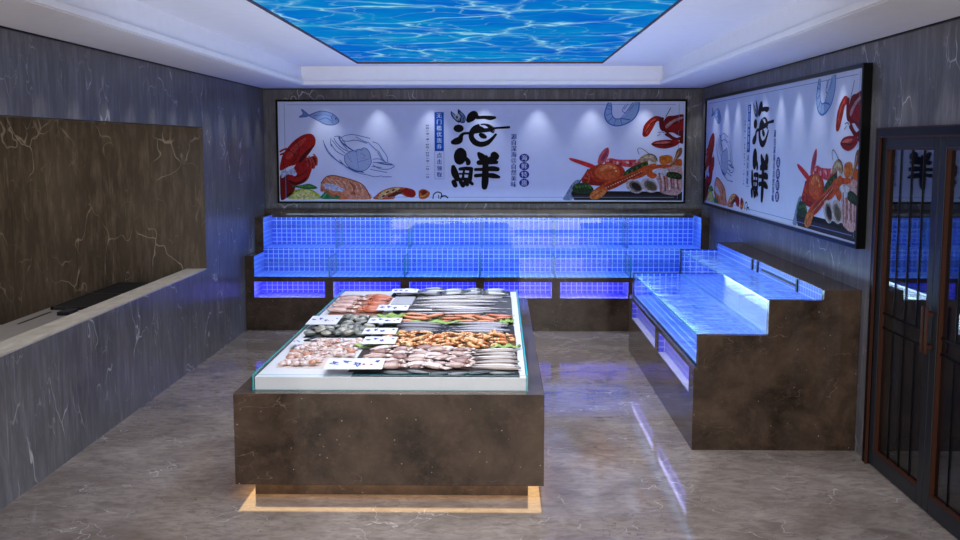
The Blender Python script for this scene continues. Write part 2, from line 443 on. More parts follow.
# ceiling: upper slab with the recess for the light panel, dropped soffit ring
CX0, CX1, CY = -2.4285, 1.986, 12.99
UX0, UX1, UY, UYN = -1.678, 1.2136, 12.54, 2.2
b = B()
b.box((XL, YF, ZU), (UX0, YB, ZU + .1)); b.box((UX1, YF, ZU), (XR, YB, ZU + .1))
b.box((UX0, UY, ZU), (UX1, YB, ZU + .1)); b.box((UX0, YF, ZU), (UX1, UYN, ZU + .1))
b.box((XL, YF, ZU + .1), (XR, YB, ZU + .14))
structure(put('ceiling', b, M['ceiling']))
b = B()
for a, c in (((XL, YF, ZC), (CX0, YB, ZU)), ((CX1, YF, ZC), (XR, YB, ZU)), ((CX0, CY, ZC), (CX1, YB, ZU))): b.box(a, c)
structure(put('ceiling_soffit', b, M['ceiling']))
b = B(); s_ = .028
b.box((CX0, YF, ZC + .004), (CX0 + s_, CY, ZC + .05)); b.box((CX1 - s_, YF, ZC + .004), (CX1, CY, ZC + .05)); b.box((CX0 + s_, CY - s_, ZC + .004), (CX1 - s_, CY, ZC + .05))
structure(put('trim_2', b, M['ceiling'], bevel=.006))
# thin black strips that draw in a shadow line where walls meet the soffit
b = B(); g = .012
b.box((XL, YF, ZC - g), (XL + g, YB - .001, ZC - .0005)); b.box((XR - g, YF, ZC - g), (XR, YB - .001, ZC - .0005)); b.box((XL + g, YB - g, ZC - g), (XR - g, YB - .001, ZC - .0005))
structure(put('soffit_shadow_line', b, M['black']))

t = thing('ceiling_light_panel', 'large backlit ceiling panel printed with rippling blue pool water', 'ceiling light', (0, 0, 0))
put('water_picture', bx((UX0 + .004, UYN + .004, ZU + .018), (UX1 - .004, UY - .004, ZU + .03)), M['waterpanel'], t)
b = B(); e = .006
for a, c in (((UX0, UYN, ZU - .004), (UX0 + e, UY, ZU + .0175)), ((UX1 - e, UYN, ZU - .004), (UX1, UY, ZU + .0175)), ((UX0 + e, UY - e, ZU - .004), (UX1 - e, UY, ZU + .0175)), ((UX0 + e, UYN, ZU - .004), (UX1 - e, UYN + e, ZU + .0175))): b.box(a, c)
put('frame', b, M['reddish'], t)

# ------------------------------------------------------------------ double door in the right wall
door = link('door_1', None); structure(door)
b = B()       # outer casing: charcoal with copper arrises
for a, c in (((XR - .03, DY1 - .06, 0), (XR + .12, DY1, DZ)), ((XR - .03, DY0, 0), (XR + .12, DY0 + .06, DZ)), ((XR - .03, DY0 + .06, DZ - .05), (XR + .12, DY1 - .06, DZ))): b.box(a, c)
put('door_frame', b, M['black'], door)
b = B()
for a, c in (((XR - .032, DY1, 0), (XR + .0, DY1 + .006, DZ + .006)), ((XR - .036, DY0 - .014, 0), (XR, DY0, DZ + .014)), ((XR - .032, DY0, DZ), (XR, DY1, DZ + .008)),
             ((XR - .038, DY1 - .072, 0), (XR - .02, DY1 - .06, DZ - .05)), ((XR - .038, DY0 + .06, DZ - .062), (XR - .02, DY1 - .06, DZ - .05))): b.box(a, c)
put('door_trim', b, M['copper'], door)
def leaf(y1, y0, hinge):
    """one glazed leaf from y1 (far) to y0 (near)"""
    lf = link('door_leaf', None, door)
    z0, z1 = .01, DZ - .052; st, rt, rb = .085, .075, .10
    xa, xb = XR - .012, XR + .04
    gy1, gy0, gz0, gz1 = y1 - st, y0 + st, z0 + rb, z1 - rt
    b = B()
    b.box((xa, gy1, z0), (xb, y1, z1)); b.box((xa, y0, z0), (xb, gy0, z1)); b.box((xa, gy0, z0), (xb, gy1, gz0)); b.box((xa, gy0, gz1), (xb, gy1, z1))
    put('leaf_frame', b, M['darkmetal'], lf, bevel=.004)
    b = B(); q = .014; xa2 = XR - .006
    b.box((xa2, gy1 - q, gz0), (xb, gy1, gz1)); b.box((xa2, gy0, gz0), (xb, gy0 + q, gz1)); b.box((xa2, gy0 + q, gz0), (xb, gy1 - q, gz0 + q)); b.box((xa2, gy0 + q, gz1 - q), (xb, gy1 - q, gz1))
    put('glazing_bead', b, M['copper'], lf)
    A, Z_, Y0_, Y1_ = gz0 + q, gz1 - q, gy0 + q, gy1 - q
    put('door_glass', bx((XR + .018, Y0_, A), (XR + .024, Y1_, Z_)), M['door_glass'], lf)
    w_ = .004
    W = Y1_ - Y0_
    ys = [Y0_ + W * k for k in (.25, .5, .75)]
    b = B()
    for i, y in enumerate(ys):
        if i == 1: b.box((XR + .010, y - w_, A), (XR + .017, y + w_, 1.055 - .05)); b.box((XR + .010, y - w_, 1.105), (XR + .017, y + w_, Z_)); b.box((XR + .010, y - w_, 1.008), (XR + .017, y + w_, 1.098))
        else: b.box((XR + .010, y - w_, A), (XR + .017, y + w_, .994)); b.box((XR + .010, y - w_, 1.107), (XR + .017, y + w_, Z_))
    for z in (1.0, 1.1): b.box((XR + .010, Y0_, z - .006), (XR + .017, Y1_, z + .006))
    put('glazing_bars', b, M['black'], lf)
    hy = y0 + .028 if hinge == 'far' else y1 - .028
    b = B(); b.box((XR - .058, hy - .014, .99), (XR - .044, hy + .014, 1.275))
    b.box((XR - .044, hy - .008, 1.02), (XR - .0125, hy + .008, 1.045)); b.box((XR - .044, hy - .008, 1.22), (XR - .0125, hy + .008, 1.245))
    put('door_handle', b, M['copper'], lf, bevel=.003)
leaf(DY1 - .062, 6.336, 'far')
leaf(6.330, DY0 + .062, 'near')
# corridor behind the door glass, brightened by an added fill light
b = B().inbox((XR + .2, DY0 - .6, 0), (XR + 2.2, DY1 + .6, 2.6), 'XyYzZ')
structure(put('wall_corridor', b, plain('dusky_blue_corridor_paint', (48, 56, 84), .6), fix=False))

# ================================================================== TANKS
def pane(b, a, c, thin, edge=1):
    """glass sheet; the two large faces perpendicular to axis thin get material 0, edges material edge"""
    ax = {'x': 'xX', 'y': 'yY', 'z': 'zZ'}[thin]
    b.box(a, c, mi=edge, mis={ax[0]: 0, ax[1]: 0}); return b
GL = [M['glass'], M['teal_pale']]

# ---- back tank
tb = thing('tiered_fish_tank', 'long two-tier blue-tiled seafood tank along the back wall', 'fish tank', (0, 0, 0))
x0, x1 = XL + .002, XR - .002
YT, YM, YI = 12.589, 13.163, 13.70
ZB, Z1, Z2a, Z2, Z3 = .646, .912, .953, 1.344, 1.412
wins = [(-2.984, -2.116), (-2.018, -1.196), (-1.092, -.278), (-.181, .644), (.741, 1.569), (1.66, 2.48)]
WZ0, WZ1, WD = .402, .60, .46
b = B()
b.box((x0, YT, 0), (x1, YB - .002, WZ0)); b.box((x0, YT, WZ1), (x1, YM, ZB))
xs = [x0] + [v for w_ in wins for v in w_] + [x1]
for i in range(0, len(xs), 2): b.box((xs[i], YT, WZ0), (xs[i + 1], YT + WD + .02, WZ1))
b.box((x0, YM, WZ0), (x1, YB - .002, Z1 - .002))
put('base', b, M['stone'], tb)
for (a, c) in wins:
    r_ = put('lit_niche', B().inbox((a + .002, YT + .012, WZ0 + .002), (c - .002, YT + WD, WZ1 - .002), 'xXYzZ'), M['tile_violet'], tb, fix=False)
    put('niche_glass', pane(B(), (a, YT + .004, WZ0), (c, YT + .010, WZ1), 'y'), GL, r_)
    area('niche_led', ((a + c) / 2, YT + .05, WZ1 - .006), (R(25), 0, 0), c - a - .06, .03, 3.0, VIO)
cl, cr = -2.985, 2.540
ll, lr = -2.978, 2.531
for sgn, xa, xb, xc in ((0, x0, cl, ll), (1, cr, x1, lr)):
    b = B(); lo = (x0, xc) if sgn == 0 else (xc, x1); hi = (xa, xb)
    b.box((lo[0], YT, ZB), (lo[1], YM, Z1)); b.box((hi[0], YM, Z1 - .002), (hi[1], YB - .002, Z2))
    put('end_panel', b, M['stone'], tb)
put('ledge', bx((x0, YI, 1.307), (x1, YB - .002, Z3)), M['stone'], tb)
b = B().inbox((ll + .001, YT + .012, ZB + .012), (lr - .001, YM - .004, Z1 - .004), 'xXYz'); put('lower_basin', b, M['tile'], tb, fix=False)
b = B().inbox((cl + .001, YM + .012, Z2a), (cr - .001, YI - .001, 1.307), 'xXYz'); put('upper_basin', b, M['tile'], tb, fix=False)
for xa, xb in ((cl + .0005, cl + .003), (cr - .003, cr - .0005)): put('tiled_side', bx((xa, YM + .012, 1.306), (xb, YI - .002, Z2 - .002)), M['tile'], tb)
b = bx((cl, YM - .002, Z1 - .004), (cr, YM + .012, Z2a)); put('tiled_lip', b, M['tile'], tb)
put('glass_front', pane(B(), (ll, YT + .002, ZB), (lr, YT + .010, Z1 - .012), 'y'), GL, tb)
put('glass_front', pane(B(), (cl, YM + .002, Z2a), (cr, YM + .010, Z2 - .010), 'y'), GL, tb)
GD = [M['glass'], plain('blue_teal_glass_edge', (24, 140, 190), .2)]
for i in range(1, 6):
    x = cl + (cr - cl) * i / 6
    put('glass_divider', pane(B(), (x - .008, YM + .012, Z2a), (x + .008, YI - .002, Z2 - .02), 'x'), GD, tb)
for i in range(1, 7):
    x = ll + .9145 * i
    if x > 2.5: continue
    put('glass_divider', pane(B(), (x - .008, YT + .012, ZB + .012), (x + .008, YM - .005, Z1 - .02), 'x'), GD, tb)
def sheet(x0, y0, x1, y1, z): b = B(); b.poly([(x0, y0, z), (x1, y0, z), (x1, y1, z), (x0, y1, z)]); return b
put('water', sheet(ll + .002, YT + .012, lr - .002, YM - .006, .800), M['water_back'], tb, fix=False)
put('water', sheet(cl + .002, YM + .013, cr - .002, YI - .003, 1.216), M['water_back'], tb, fix=False)

# ---- side tank along the right wall
ts = thing('tiered_fish_tank', 'shorter two-tier blue-tiled seafood tank standing against the right wall', 'fish tank', (0, 0, 0))
RX, RG, R2, R3 = 1.434, 1.463, 1.9725, 2.371
RY0, RY1 = 7.595, 11.414
rz0, rz1, rz2, rz3 = .62, .864, 1.1234, 1.1988
rw = [(7.78, 9.33), (9.50, 11.22)]
b = B(); RD = .07; EP = .06
b.box((RX, RY0 + EP, 0), (R2, RY1 - EP, .39)); b.box((RX, RY0 + EP, .59), (RG + .03, RY1 - EP, rz0 - .0))
ys = [RY0 + EP] + [v for w_ in rw for v in w_] + [RY1 - EP]
for i in range(0, len(ys), 2): b.box((RX, ys[i], .39), (RX + RD + .01, ys[i + 1], .59))
b.box((R2, RY0 + EP, 0), (x1, RY1 - EP, .85)); b.box((RX + RD + .011, RY0 + EP, .39), (R2, RY1 - EP, rz0 - .004))
put('base', b, M['stone'], ts)
b = B()
for (a, c) in rw:
    r_ = put('lit_niche', B().inbox((RX + .008, a + .002, .392), (RX + RD, c - .002, .588), 'XyYZ'), M['tile_violet'], ts, fix=False)
    put('niche_sill', bx((RX + .006, a + .002, .3905), (RX + RD - .001, c - .002, .396)), M['white'], r_)
    put('niche_glass', pane(B(), (RX + .001, a, .39), (RX + .006, c, .59), 'x'), GL, r_)
    area('niche_led', (RX + .022, (a + c) / 2, .582), (0, R(-35), 0), .02, c - a - .06, 1.4, VIO)
prof = [(RX, 0), (x1, 0), (x1, rz3), (R3, rz3), (R3, rz2), (R2, rz2), (R2, rz1), (RG, rz1), (RG, rz0), (RX, rz0)]
for y0_, y1_ in ((RY0, RY0 + EP), (RY1 - EP, RY1)):
    put('end_panel', B().prism_y(prof, y0_, y1_), M['stone'], ts)
yi0, yi1 = RY0 + EP, RY1 - EP
put('ledge', bx((R3 + .001, yi0, .852), (x1, yi1, rz3)), M['stone'], ts)
b = B().inbox((RG + .012, yi0 + .001, rz0 + .006), (R2 - .002, yi1 - .001, rz1 - .006), 'XyYz'); put('lower_basin', b, M['tile'], ts, fix=False)
b = B().inbox((R2 + .012, yi0 + .001, rz1 - .008), (R3, yi1 - .001, rz2 - .004), 'yYz')
b.poly([(R3 - .001, yi0, rz1 - .008), (R3 - .001, yi1, rz1 - .008), (R3 - .001, yi1, rz3 - .004), (R3 - .001, yi0, rz3 - .004)][::-1])
put('upper_basin', b, M['tile'], ts, fix=False)
put('tiled_lip', bx((R2 - .001, yi0, rz1 - .03), (R2 + .012, yi1, rz1 - .006)), M['tile'], ts)
put('glass_front', pane(B(), (RG, yi0, rz0), (RG + .010, yi1, rz1 - .006), 'x'), GL, ts)
put('glass_front', pane(B(), (R2, yi0, rz1 - .004), (R2 + .010, yi1, rz2 - .004), 'x'), GL, ts)
for i in range(1, 4):
    y = yi0 + (yi1 - yi0) * i / 4
    put('glass_divider', pane(B(), (RG + .012, y - .004, rz0 + .006), (R2 - .003, y + .004, rz1 - .06), 'y'), GL, ts)
    put('glass_divider', pane(B(), (R2 + .012, y - .004, rz1), (R3 - .002, y + .004, rz2 - .06), 'y'), GL, ts)
put('water', sheet(RG + .012, yi0 + .002, R2 - .003, yi1 - .002, rz1 - .032), M['water'], ts, fix=False)
put('water', sheet(R2 + .012, yi0 + .002, R3 - .002, yi1 - .002, rz2 - .034), M['water'], ts, fix=False)
for ya, yb in ((9.74, 9.79), (9.54, 9.59), (8.26, 8.30)):
    put('wall_post', bx((R3 - .012, ya, rz2 - .03), (R3 - .0015, yb, rz3 - .006)), M['black'], ts)
put('wall_rail', bx((R3 - .012, 8.31, 1.128), (R3 - .0015, 9.40, 1.142)), M['black'], ts)

# ================================================================== ISLAND
IX0, IX1, IY0, IY1 = -1.685, .2887, 6.4685, 10.60
IZ0, IZ1 = .09, .686
ti = thing('island_counter', 'big dark brown stone island counter floating above a warm light strip', 'counter', (0, 0, 0))
put('counter_body', bx((IX0, IY0, IZ0), (IX1, IY1, IZ1)), M['stone'], ti, bevel=.004)
put('plinth', bx((-1.577, 6.553, 0), (.191, 10.48, IZ0 - .0005)), M['stone'], ti)
b = B(); h0, h1 = IZ0 - .0022, IZ0 - .0006; i_ = .012; wd = .085
b.box((IX0 + i_, IY0 + i_, h0), (IX1 - i_, IY0 + i_ + wd, h1)); b.box((IX0 + i_, IY0 + i_ + wd, h0), (IX0 + i_ + wd, IY1 - i_, h1)); b.box((IX1 - i_ - wd, IY0 + i_ + wd, h0), (IX1 - i_, IY1 - i_, h1))
put('led_strip', b, M['led'], ti)

GX0, GX1, GY0, GY1, GZ = -1.581, .1873, 6.561, 10.56, .788
td = thing('display_bed', 'low white seafood display bed walled with teal-edged glass on the island', 'display case', (0, 0, 0))
BZ = .770
put('white_bed', bx((GX0 + .014, GY0 + .012, IZ1 + .0005), (GX1 - .012, GY1 - .012, BZ)), M['white'], td, bevel=.002)
for a, c, th in (((GX0, GY0, IZ1 + .0005), (GX1, GY0 + .008, GZ), 'y'), ((GX0, GY1 - .008, IZ1 + .0005), (GX1, GY1, GZ), 'y'), ((GX0, GY0 + .0085, IZ1 + .0005), (GX0 + .010, GY1 - .0085, GZ), 'x'), ((GX1 - .010, GY0 + .0085, IZ1 + .0005), (GX1, GY1 - .0085, GZ), 'x')):
    put('glass_panel', pane(B(), a, c, th), [M['glass'], M['teal']], td)

# ================================================================== KITCHEN behind the opening
tk = thing('steel_worktop', 'long grey stainless steel kitchen worktop behind the serving opening', 'worktop', (0, 0, 0))
KX0, KX1, KZ = -3.84, XL - .215, .87
b = B(); b.box((KX0, 3.0, .83), (KX1, 10.27, KZ)); b.box((-3.42, 10.27, .83), (KX1, LY - .012, KZ)); b.box((-5.0, 3.0, .83), (KX0, 7.92, KZ))
put('top', b, M['steel'], tk)
b = B(); b.box((KX0 + .03, 3.05, 0), (KX1 - .02, 10.26, .83)); b.box((-4.9, 3.05, 0), (KX0 + .03, 7.85, .83)); put('cabinet', b, M['steel'], tk)
put('slot', bx((-3.74, 7.95, KZ + .0003), (-3.72, 8.55, KZ + .002)), M['black'], tk)
put('control_box', bx((-3.60, 8.36, KZ + .0003), (-3.50, 8.56, KZ + .03)), M['darkmetal'], tk, bevel=.004)
tg = thing('grill', 'black cast-iron barbecue grill set on the steel worktop', 'grill', (0, 0, 0))
gx0, gx1, gy0, gy1 = -3.78, -3.40, 8.66, 10.25
b = B(); z0, z1 = KZ + .001, KZ + .02
b.box((gx0, gy0, z0), (gx1, gy1, z0 + .006))
for a, c in (((gx0, gy0), (gx0 + .02, gy1)), ((gx1 - .02, gy0), (gx1, gy1)), ((gx0, gy0), (gx1, gy0 + .02)), ((gx0, gy1 - .02), (gx1, gy1)), ((gx0, 9.43), (gx1, 9.47))): b.box((*a, z0), (*c, z1 + .006))
put('grill_body', b, M['grillblack'], tg)
for ya, yb in ((gy0 + .025, 9.425), (9.475, gy1 - .025)):
    b = B(); k = 0
    while ya + k * .04 < yb - .012: b.box((gx0 + .021, ya + k * .04, z1 - .006), (gx1 - .021, ya + k * .04 + .014, z1 + .002)); k += 1
    put('grate', b, M['grillblack'], tg)

exec_sign = True
# ================================================================== SIGNS
# artwork is drawn in a frame of its own: u 0..407 to the right, v 0..101 downwards, a poster printed twice
def cr_closed(pts, n=4):
    out = []; m = len(pts)
    for i in range(m):
        p0, p1, p2, p3 = (Vector(pts[(i + k - 1) % m]) for k in range(4))
        for j in range(n):
            t = j / n
            out.append(tuple(.5 * ((2 * p1) + (-p0 + p2) * t + (2 * p0 - 5 * p1 + 4 * p2 - p3) * t * t + (-p0 + 3 * p1 - 3 * p2 + p3) * t ** 3)))
    return out
def cr_open(pts, n=4):
    m = len(pts); out = []
    for i in range(m - 1):
        p0, p1, p2, p3 = Vector(pts[max(i - 1, 0)]), Vector(pts[i]), Vector(pts[i + 1]), Vector(pts[min(i + 2, m - 1)])
        for j in range(n):
            t = j / n
            out.append(tuple(.5 * ((2 * p1) + (-p0 + p2) * t + (2 * p0 - 5 * p1 + 4 * p2 - p3) * t * t + (-p0 + 3 * p1 - 3 * p2 + p3) * t ** 3)))
    out.append(tuple(pts[-1])); return out
UMAX, VMAX = 405.8, 100.2
class Art:
    def __init__(s): s.items = []; s.k = 0
    def shape(s, pts, c, smooth=True):
        q = cr_closed(pts) if smooth and len(pts) > 2 else pts
        q = [(min(max(x, .6), UMAX), min(max(y, .6), VMAX)) for x, y in q]
        s.items.append((q, c, s.k)); s.k += 1
    def ell(s, x, y, rx, ry, c, a=0, n=18):
        ca, sa = math.cos(a), math.sin(a)
        s.shape([(x + rx * math.cos(t) * ca - ry * math.sin(t) * sa, y + rx * math.cos(t) * sa + ry * math.sin(t) * ca) for t in (2 * math.pi * i / n for i in range(n))], c, False)
    def stroke(s, pts, c, n=4):
        """pts (x, y, r): variable-width brush stroke"""
        q = cr_open(pts, n) if len(pts) > 2 else pts
        for i in range(len(q) - 1):
            (xa, ya, ra), (xb, yb, rb) = q[i], q[i + 1]
            d = math.hypot(xb - xa, yb - ya)
            if d < 1e-6: continue
            nx, ny = -(yb - ya) / d, (xb - xa) / d
            s.items.append(([(xa + nx * ra, ya + ny * ra), (xb + nx * rb, yb + ny * rb), (xb - nx * rb, yb - ny * rb), (xa - nx * ra, ya - ny * ra)], c, s.k))
        for x, y, r in (q if q[0][2] > 1.0 else []):
            s.items.append(([(x + r * math.cos(t), y + r * math.sin(t)) for t in (2 * math.pi * i / 12 for i in range(12))], c, s.k))
        s.k += 1
    def line(s, pts, c, r=.32): s.stroke([(x, y, r) for x, y in pts], c)
    def build(s, name, parent, W, H, base=0.0):
        b = B(); k_ = min(.00012, .004 / max(1, s.k))
        for n_, (q, c, k) in enumerate(s.items):
            q2 = []; dk = n_ * min(4e-6, .0006 / len(s.items))
            for x, y in ((p[0], p[1]) for p in q):
                x = min(max(x, .5), UMAX); y = min(max(y, .5), VMAX)
                q2.append((x / 407 * W, -(base + .0006 + k * k_ + dk), H - y / 101 * H))
            ar = sum(q2[i][0] * q2[(i + 1) % len(q2)][2] - q2[(i + 1) % len(q2)][0] * q2[i][2] for i in range(len(q2)))
            b.poly(q2 if ar > 0 else q2[::-1], 0, c)
        me = b.mesh(name, [M['picture'] if name.endswith('picture') else M['print']], fix=False)
        return link(name, me, parent)

def crop(ox, oy, sc, px0=278.5, py0=101.3):
    """picture-crop coordinates to poster coordinates"""
    return lambda pts: [((ox + p[0] / sc - px0), (oy + p[1] / sc - py0)) + ((p[2] / sc,) if len(p) > 2 else ()) for p in pts]

INK = (10, 12, 20); SK = (86, 128, 196); SKD = (60, 98, 176); SKF = (160, 184, 226)
arts = []
# fish sketch
a = Art(); c = crop(275, 98, 5.09)
a.shape(c([(178, 86), (215, 70), (255, 65), (300, 80), (328, 108), (326, 124), (300, 136), (258, 132), (220, 112)]), (142, 170, 218))
a.shape(c([(178, 86), (140, 55), (147, 80), (126, 96), (168, 94)]), (104, 142, 200))
a.line(c([(178, 88), (215, 70), (255, 65), (300, 80), (328, 108), (326, 124), (300, 136), (258, 132), (220, 112), (178, 90)]), SKD, .35)
a.line(c([(178, 86), (140, 55), (147, 80), (126, 96), (168, 94)]), SKD, .35)
a.line(c([(230, 110), (262, 100), (285, 112), (300, 128)]), SKD, .3); a.line(c([(200, 90), (260, 84), (305, 100)]), SK, .25); a.line(c([(300, 84), (292, 100), (302, 118)]), SKD, .3)
a.ell(*c([(314, 104)])[0], .9, .9, SKD)
arts.append(('fish_drawing', a))
# crab sketch
a = Art(); c = crop(320, 120, 9.0)
a.shape(c([(230, 310), (300, 275), (380, 255), (430, 262), (462, 320), (465, 390), (420, 450), (350, 462), (270, 430), (225, 370)]), (172, 190, 228))
a.line(c([(230, 310), (300, 275), (330, 285), (345, 265), (380, 270), (395, 250), (430, 262), (455, 300), (462, 340), (465, 390), (420, 450), (350, 462), (270, 430), (225, 370), (228, 315)]), SKD, .34)
for L in ([(335, 285), (342, 380), (350, 440)], [(345, 380), (450, 350)], [(250, 320), (290, 380)], [(370, 300), (410, 320), (390, 350)]): a.line(c(L), SK, .22)
for L in ([(135, 150), (190, 150), (250, 240), (305, 280)], [(130, 160), (150, 200), (210, 260), (270, 285)], [(115, 180), (160, 240), (230, 300)], [(105, 215), (150, 280), (220, 320)],
          [(105, 160), (100, 210), (110, 240)], [(30, 180), (60, 250), (110, 320), (180, 385), (230, 410)], [(40, 215), (75, 290), (140, 355), (215, 400)],
          [(190, 165), (230, 140), (300, 130), (400, 150), (460, 165)], [(200, 185), (260, 190), (330, 180), (430, 210)], [(330, 150), (390, 185), (450, 205)],
          [(480, 195), (530, 215), (570, 270), (610, 330), (615, 385)], [(450, 210), (500, 260), (540, 290), (570, 350), (600, 385)], [(525, 290), (560, 350), (580, 375)],
          [(480, 385), (560, 385), (640, 395), (680, 420)], [(480, 405), (540, 440), (620, 445), (670, 425)], [(455, 445), (520, 460), (610, 475)], [(480, 355), (540, 352), (610, 390)],
          [(180, 360), (230, 415), (300, 450), (400, 478)], [(230, 420), (320, 470), (440, 500), (500, 515), (560, 505)], [(560, 515), (650, 515)], [(470, 420), (560, 430)], [(170, 150), (195, 200), (250, 265)]):
    a.line(c(L), SK if len(L) % 2 else SKD, .36)
a.line(c([(180, 150), (200, 200), (300, 275)]), SKD, .6); a.line(c([(520, 385), (600, 402), (660, 405)]), SKD, .55); a.line(c([(255, 430), (320, 462), (390, 470)]), SKD, .6)
arts.append(('crab_drawing', a))
# shrimp sketch
a = Art(); c = crop(600, 98, 8.7)
a.shape(c([(80, 40), (62, 80), (48, 150), (80, 215), (150, 242), (230, 225), (300, 180), (340, 110), (345, 40), (300, 36), (245, 110), (200, 170), (140, 180), (110, 140), (108, 80), (100, 42)]), (160, 190, 232))
a.line(c([(80, 40), (62, 80), (48, 150), (80, 215), (150, 242), (230, 225), (300, 180), (340, 110), (345, 36)]), (62, 120, 205), .6)
a.line(c([(100, 42), (108, 80), (110, 140), (140, 180), (200, 178), (270, 190)]), (62, 120, 205), .5)
for L in ([(290, 40), (240, 110), (190, 175)], [(110, 130), (60, 150)], [(120, 165), (80, 205)], [(145, 180), (130, 235)], [(185, 180), (200, 232)], [(225, 60), (200, 110), (230, 130)], [(250, 50), (215, 100)], [(300, 60), (260, 110)], [(66, 90), (106, 100)], [(70, 60), (104, 75)]): a.line(c(L), (70, 128, 208), .36)
arts.append(('shrimp_drawing', a))
# lobster at the left edge
a = Art(); c = crop(275, 98, 5.09)
RD1, RD2, RD3, RL = (170, 28, 30), (122, 16, 22), (82, 12, 20), (206, 66, 58)
a.shape(c([(22, 400), (60, 385), (100, 430), (92, 480), (50, 516), (22, 516)]), RD2)
a.shape(c([(95, 355), (150, 300), (190, 330), (180, 385), (158, 425), (112, 447), (74, 442), (58, 400), (80, 392), (100, 400), (108, 385)]), RD1)
a.shape(c([(150, 330), (180, 300), (212, 300), (214, 330), (196, 362), (184, 352), (178, 330)]), RD2)
a.shape(c([(22, 370), (34, 300), (60, 258), (100, 215), (148, 186), (188, 182), (208, 206), (204, 242), (180, 268), (160, 300), (120, 335), (70, 350)]), RD1)
a.shape(c([(52, 300), (90, 250), (130, 215), (160, 200), (150, 225), (110, 265), (75, 310)]), RL)
a.shape(c([(120, 320), (160, 270), (200, 240), (190, 262), (160, 300), (128, 330)]), RD3)
a.shape(c([(66, 420), (110, 432), (150, 410), (162, 400), (150, 424), (112, 444), (76, 440)]), RD3)
for L in ([(22, 275), (45, 262), (62, 258)], [(24, 290), (48, 280)]): a.line(c(L), RD1, .9)
for L in ([(160, 300), (168, 350)], [(184, 300), (200, 340), (198, 360)], [(172, 296), (185, 335), (184, 358)], [(196, 285), (214, 310), (212, 345)]): a.line(c(L), (190, 70, 60), .75)
a.line(c([(105, 215), (125, 250), (118, 290), (90, 330)]), RD3, .35); a.line(c([(60, 262), (92, 280), (100, 300)]), RD3, .35); a.line(c([(100, 400), (130, 395), (160, 370)]), RD3, .4)
a.shape(c([(28, 380), (45, 365), (60, 375), (90, 358), (104, 378), (96, 392), (70, 388), (50, 400), (30, 410)]), (188, 200, 232))
arts.append(('lobster_picture', a))
# lemon and leaves
a = Art()
a.shape(c([(60, 517), (70, 492), (110, 468), (160, 464), (205, 482), (226, 517)]), (188, 196, 62))
a.shape(c([(78, 517), (92, 492), (130, 474), (170, 474), (200, 496), (210, 517)]), (222, 222, 128))
for L in ([(140, 517), (100, 490)], [(142, 515), (135, 476)], [(145, 515), (175, 478)], [(150, 517), (200, 500)]): a.line(c(L), (240, 240, 190), .3)
a.shape(c([(84, 452), (130, 446), (175, 440), (215, 462), (170, 468), (120, 462)]), (40, 112, 62))
a.shape(c([(110, 450), (160, 444), (200, 456), (150, 458)]), (86, 160, 86))
a.shape(c([(230, 517), (248, 486), (264, 474), (280, 496), (320, 500), (322, 517)]), (46, 128, 84))
a.line(c([(240, 515), (264, 490), (300, 510)]), (110, 180, 120), .4)
arts.append(('lemon_picture', a))
# salmon steak
a = Art(); c = crop(320, 165, 7.385)
a.shape(c([(2, 200), (5, 140), (40, 95), (90, 80), (160, 92), (240, 115), (310, 145), (350, 195), (372, 258), (120, 258), (90, 258), (60, 215), (30, 200)]), (226, 148, 112))
a.shape(c([(22, 150), (50, 138), (110, 150), (170, 180), (175, 200), (120, 198), (60, 185), (30, 170)]), (206, 216, 240))
a.shape(c([(60, 215), (130, 212), (200, 240), (205, 258), (95, 258)]), (214, 120, 84))
for k in range(7): a.line(c([(40 + k * 42, 98 + k * 7), (70 + k * 40, 120 + k * 9), (90 + k * 38, 142 + k * 13)]), (246, 200, 172), .4)
for k in range(5): a.line(c([(210 + k * 12, 130 + k * 12), (262 - k * 4, 165 + k * 8), (225 + k * 10, 225)]), (178, 92, 62), .38)
for k in range(9): a.line(c([(10 + k * 8, 165 + k * 6), (2 + k * 13, 196 + k * 6)]), (188, 96, 62), .4)
a.line(c([(5, 140), (40, 95), (90, 80), (160, 92), (240, 115), (310, 145), (350, 195), (372, 256)]), (150, 84, 58), .5)
arts.append(('salmon_steak_picture', a))
# grilled prawn and piece
a = Art()
a.shape(c([(400, 258), (420, 225), (470, 190), (550, 168), (640, 172), (700, 190), (712, 225), (690, 245), (640, 240), (600, 220), (560, 235), (540, 258)]), (196, 90, 42))
a.shape(c([(430, 250), (460, 205), (530, 178), (600, 172), (560, 200), (490, 225), (460, 256)]), (226, 190, 130))
a.shape(c([(600, 190), (680, 185), (712, 215), (690, 246), (650, 236)]), (160, 18, 20))
a.shape(c([(500, 240), (560, 205), (620, 200), (600, 215), (540, 240)]), (92, 36, 18))
for x_, y_ in ((500, 205), (545, 190), (590, 190), (470, 235), (640, 182)): a.ell(*c([(x_, y_)])[0], 1.6, .8, (70, 26, 16), -.5)
a.shape(c([(735, 200), (770, 182), (815, 205), (810, 235), (780, 256), (740, 250)]), (200, 86, 34))
a.shape(c([(750, 205), (775, 190), (800, 205), (770, 230)]), (120, 36, 20)); a.line(c([(745, 240), (770, 235), (800, 215)]), (236, 160, 80), .6)
arts.append(('grilled_prawn_picture', a))
# mushroom doodle
a = Art()
a.line(c([(840, 256), (845, 225), (870, 205), (900, 212), (905, 235), (895, 256)]), INK, .55)
a.line(c([(880, 225), (885, 256)]), INK, .4); a.line(c([(898, 240), (930, 232), (952, 250)]), INK, .7)
arts.append(('shell_drawing', a))
